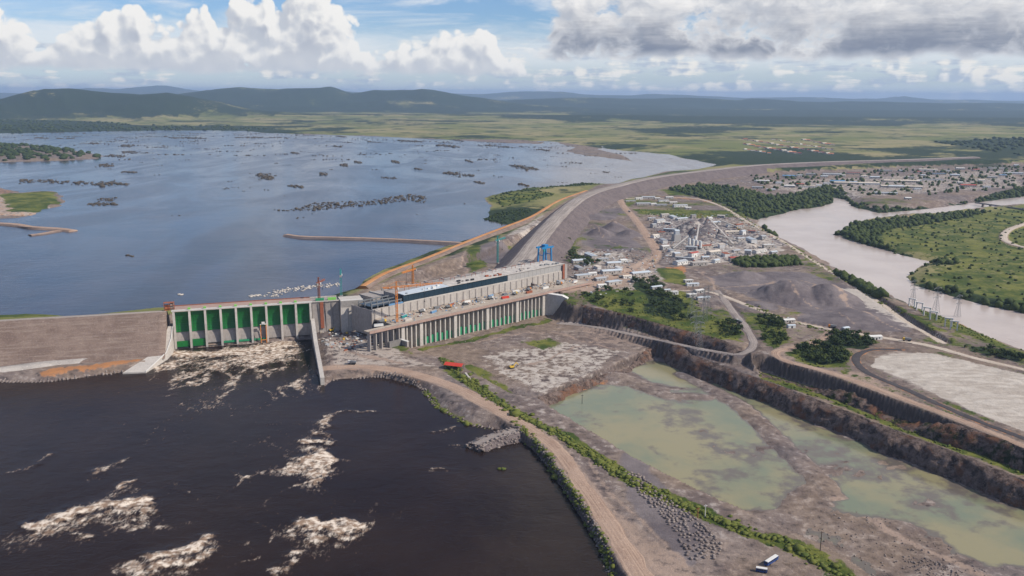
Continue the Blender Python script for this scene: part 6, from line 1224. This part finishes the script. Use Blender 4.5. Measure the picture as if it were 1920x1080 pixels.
for p in tiny2: n = int(rq.integers(3, 16)); ip.append(p[None, :] + rq.normal(0, 1, (n, 2)) * [40, 10]); isz.append(rq.uniform(1.8, 5.0, n))
for p in tiny:
    n = int(rq.integers(1, 7)); ip.append(p[None, :] + rq.normal(0, 1, (n, 2)) * [9, 4]); isz.append(rq.uniform(.7, 2.6, n))
ip = np.concatenate(ip); isz = np.concatenate(isz)
zz_keep = GZ.copy()
def clumps_at(name, pts, sizes, z, mat, label, seed, flat):
    rg = np.random.default_rng(seed); VV = []; FF = []; o = 0; prot = [lump(1, 300 + k) for k in range(10)]
    for k, (p, s_) in enumerate(zip(pts, sizes)):
        V, F = prot[k % 10]; W = V * s_ * rg.uniform(.8, 1.25, 3) * [1.2, 1.2, flat]; VV.append(W + [p[0], p[1], (z if np.isscalar(z) else z[k]) + s_ * flat * .3]); FF.append(F + o); o += len(V)
    return link(name, mesh_np(name, np.concatenate(VV), np.concatenate(FF), mat), label=label, kind='stuff')
clumps_at('drowned_scrub', ip, isz, Z_RES, LEAF_DRY, 'dark half-drowned scrub and snags scattered over the reservoir', 9, .5)
pn = np.concatenate([scatter(p, 170, 91) for p in PEN_GREEN]); clumps('shore_scrub', pn, rng.uniform(1.5, 4, len(pn)), LEAF, 'green scrub on the reservoir peninsula beside the dam', 10, .7)
gp = np.concatenate([scatter(p, n, 95 + i) for i, (p, n) in enumerate(zip([GRASS[0], GRASS[2], GRASS[3], GRASS[7], GRASS[8], GRASS[10], GRASS[5]], (420, 160, 160, 260, 120, 160, 120)))])
clumps('ground_scrub', gp, rng.uniform(.6, 1.8, len(gp)), LEAF_LIGHT, 'low green scrub over the grassy ground around the quarry', 12, .7)

pi_ = np.array([(-7.4,720.7)] * 9) + rng.normal(0, 1.6, (9, 2))
clumps_at('islet_bush', pi_, rng.uniform(1, 2, 9), 0.2, LEAF_LIGHT, 'tiny bright green bush on a rock in the dark tailwater', 15, .8)
# ------------------------------------------------------------------ boulders and rubble
BOULDER = [mesh_np('boulder', *(lambda V, F: (V * [1, .8, .7], F))(*lump(1, 500 + k)), soil_mat('boulder_rock', (.16, .13, .12), (.26, .22, .20), (.34, .30, .27))) for k in range(6)]
rip = [(94.4,707.5),(111.1,696.9),(121.0,661.3),(139.5,624.5),(150.3,591.2),(152.4,572.0),(140.8,557.2),(122.4,556.9),(120.5,586.9),(113.0,624.2),(103.2,656.2)]
t = thing('riprap', 'bank of grey boulders laid in rough rows beside the berm road', 'boulders', (0, 0, 0))
bp_ = inside(rip, 260, 5, 2.6)
for k, q in enumerate(bp_):
    o = link('boulder', BOULDER[k % 6], t); s_ = random.uniform(1.2, 2.0); o.location = (q[0], q[1], gz(*q) + s_ * .3); o.scale = (s_,) * 3; o.rotation_euler = (0, 0, random.uniform(0, 6.28))
spur = bpy.data.objects['rock_spur']; SP = curve([(8.5,799.8,6),(-6.7,791.4,6),(-21.6,780.3,5),(-32.0,767.1,4)], 2); ST = np.gradient(SP[:, :2], axis=0); ST /= np.linalg.norm(ST, axis=1)[:, None]
for k in range(190):
    i = random.randrange(len(SP)); o_ = random.choice((-1, 1)) * random.uniform(3, 15); zc = SP[i, 2] - max(0, abs(o_) - 7.5) / 1.1
    if k > 150: i = len(SP) - 1; o_ = random.uniform(-10, 10); zc = random.uniform(-1, 3.5)
    ex = random.uniform(0, 4) if k > 150 else 0
    b_ = link('boulder', BOULDER[k % 6], spur); s_ = random.uniform(.8, 2.1); b_.location = (SP[i, 0] + ST[i, 1] * o_ + ST[i, 0] * ex, SP[i, 1] - ST[i, 0] * o_ + ST[i, 1] * ex, zc + s_ * .1); b_.scale = (s_,) * 3; b_.rotation_euler = (random.uniform(-.5, .5), 0, random.uniform(0, 6.28))
def rubble(name, pts, sizes, label, seed, mat=None):
    rg = np.random.default_rng(seed); VV = []; FF = []; o = 0; prot = [lump(1, 600 + k) for k in range(8)]; z = ground_z(pts[:, 0], pts[:, 1])
    for k, (p, s_) in enumerate(zip(pts, sizes)):
        V, F = prot[k % 8]; VV.append(V * s_ * rg.uniform(.6, 1.2, 3) + [p[0], p[1], z[k] + s_ * .2]); FF.append(F + o); o += len(V)
    return link(name, mesh_np(name, np.concatenate(VV), np.concatenate(FF), mat or MATS['boulder_rock']), label=label, kind='stuff')
r1 = np.concatenate([scatter(PIT_UPPER, 700, 1), scatter([(272.8,698.3),(311.8,642.0),(364.9,586.0),(353.0,564.3),(255.2,563.2),(224.8,632.2)], 260, 2), scatter([(285.0,598.5),(313.1,591.2),(325.6,562.3),(288.7,555.0)], 200, 3), scatter([(-255.4,1108.1),(-195.0,1162.5),(-162.3,1085.3),(-193.1,994.9),(-221.2,994.3)], 260, 4)])
rubble('rubble', r1, rng.uniform(.25, 1.0, len(r1)), 'loose grey rubble strewn over the quarry floor and apron', 3)
r2 = np.concatenate([along([(-202.6,963.2),(-146.8,976.0),(-105.6,946.1),(-89.7,910.5),(-75.8,874.1),(-41.3,827.4),(-14.8,816.4)], 420, 3, 21), along([(22.2,773.9),(39.9,709.2),(57.0,635.4),(65.5,574.3),(69.5,542.4)], 420, 3, 22), along([(-575.7,952.1),(-522.2,953.2),(-468.8,981.6),(-423.3,1007.1)], 260, 3, 23), along([(8.6,806.8),(-9.1,782.3),(-28.6,766.7),(-36.5,779.3),(-22.3,806.2)], 340, 3, 24)])
r2[:, :] = r2; rubble('shore_rocks', r2, rng.uniform(.5, 1.6, len(r2)), 'broken rocks lining the edge of the dark tailwater', 4)
# white water breaking on rocks just above the dam
wf = np.concatenate([along([(-355.1,1265.1),(-345.7,1305.0),(-318.1,1324.6),(-297.0,1340.6),(-266.4,1353.3)], 170, 14, 31), along([(-382.2,1264.4),(-370.6,1278.8)], 60, 4, 32), along([(-491.7,1275.5),(-481.8,1272.2)], 16, 3, 33)])
clumps_at('white_water', wf, rng.uniform(.6, 2.4, len(wf)), Z_RES, mat_plain('foam', (.50, .455, .40), .9, .25, .4), 'white water breaking over rocks just upstream of the spillway', 14, .35)

yc = np.concatenate([scatter(YARDS[0], 900, 301), scatter(YARDS[1], 420, 302), scatter(YARDS[2], 700, 303), scatter([(-250.4,1101.2),(-262.8,1176.0),(-201.0,1200.7),(-157.9,1129.0),(-172.8,1066.2),(-210.5,1053.7)], 160, 304), scatter([(-203.2,1220.2),(-87.1,1418.6),(-50.0,1355.2),(-154.8,1256.3)], 120, 305)])
clutter('yard_clutter', yc, ground_z(yc[:, 0], yc[:, 1]), 'stacked materials, drums and scrap strewn about the works yards', 6, 1.2, 5.0, ['steel', 'concrete_pale', 'rust', 'dark', 'white', 'tan', 'roof_grey', 'concrete', 'roof_white'])
# ------------------------------------------------------------------ haze
hm = bpy.data.materials.new('haze'); hm.use_nodes = True; nt = hm.node_tree; nt.nodes.clear()
ho = nt.nodes.new('ShaderNodeOutputMaterial'); hv = nt.nodes.new('ShaderNodeVolumePrincipled')
hv.inputs['Color'].default_value = (.50, .69, .98, 1); hv.inputs['Density'].default_value = 3.2e-5; hv.inputs['Anisotropy'].default_value = 0.1
nt.links.new(hv.outputs[0], ho.inputs['Volume'])
box(-260000, 260000, -6000, 78000, -40, 560).build('haze', hm, kind='stuff')
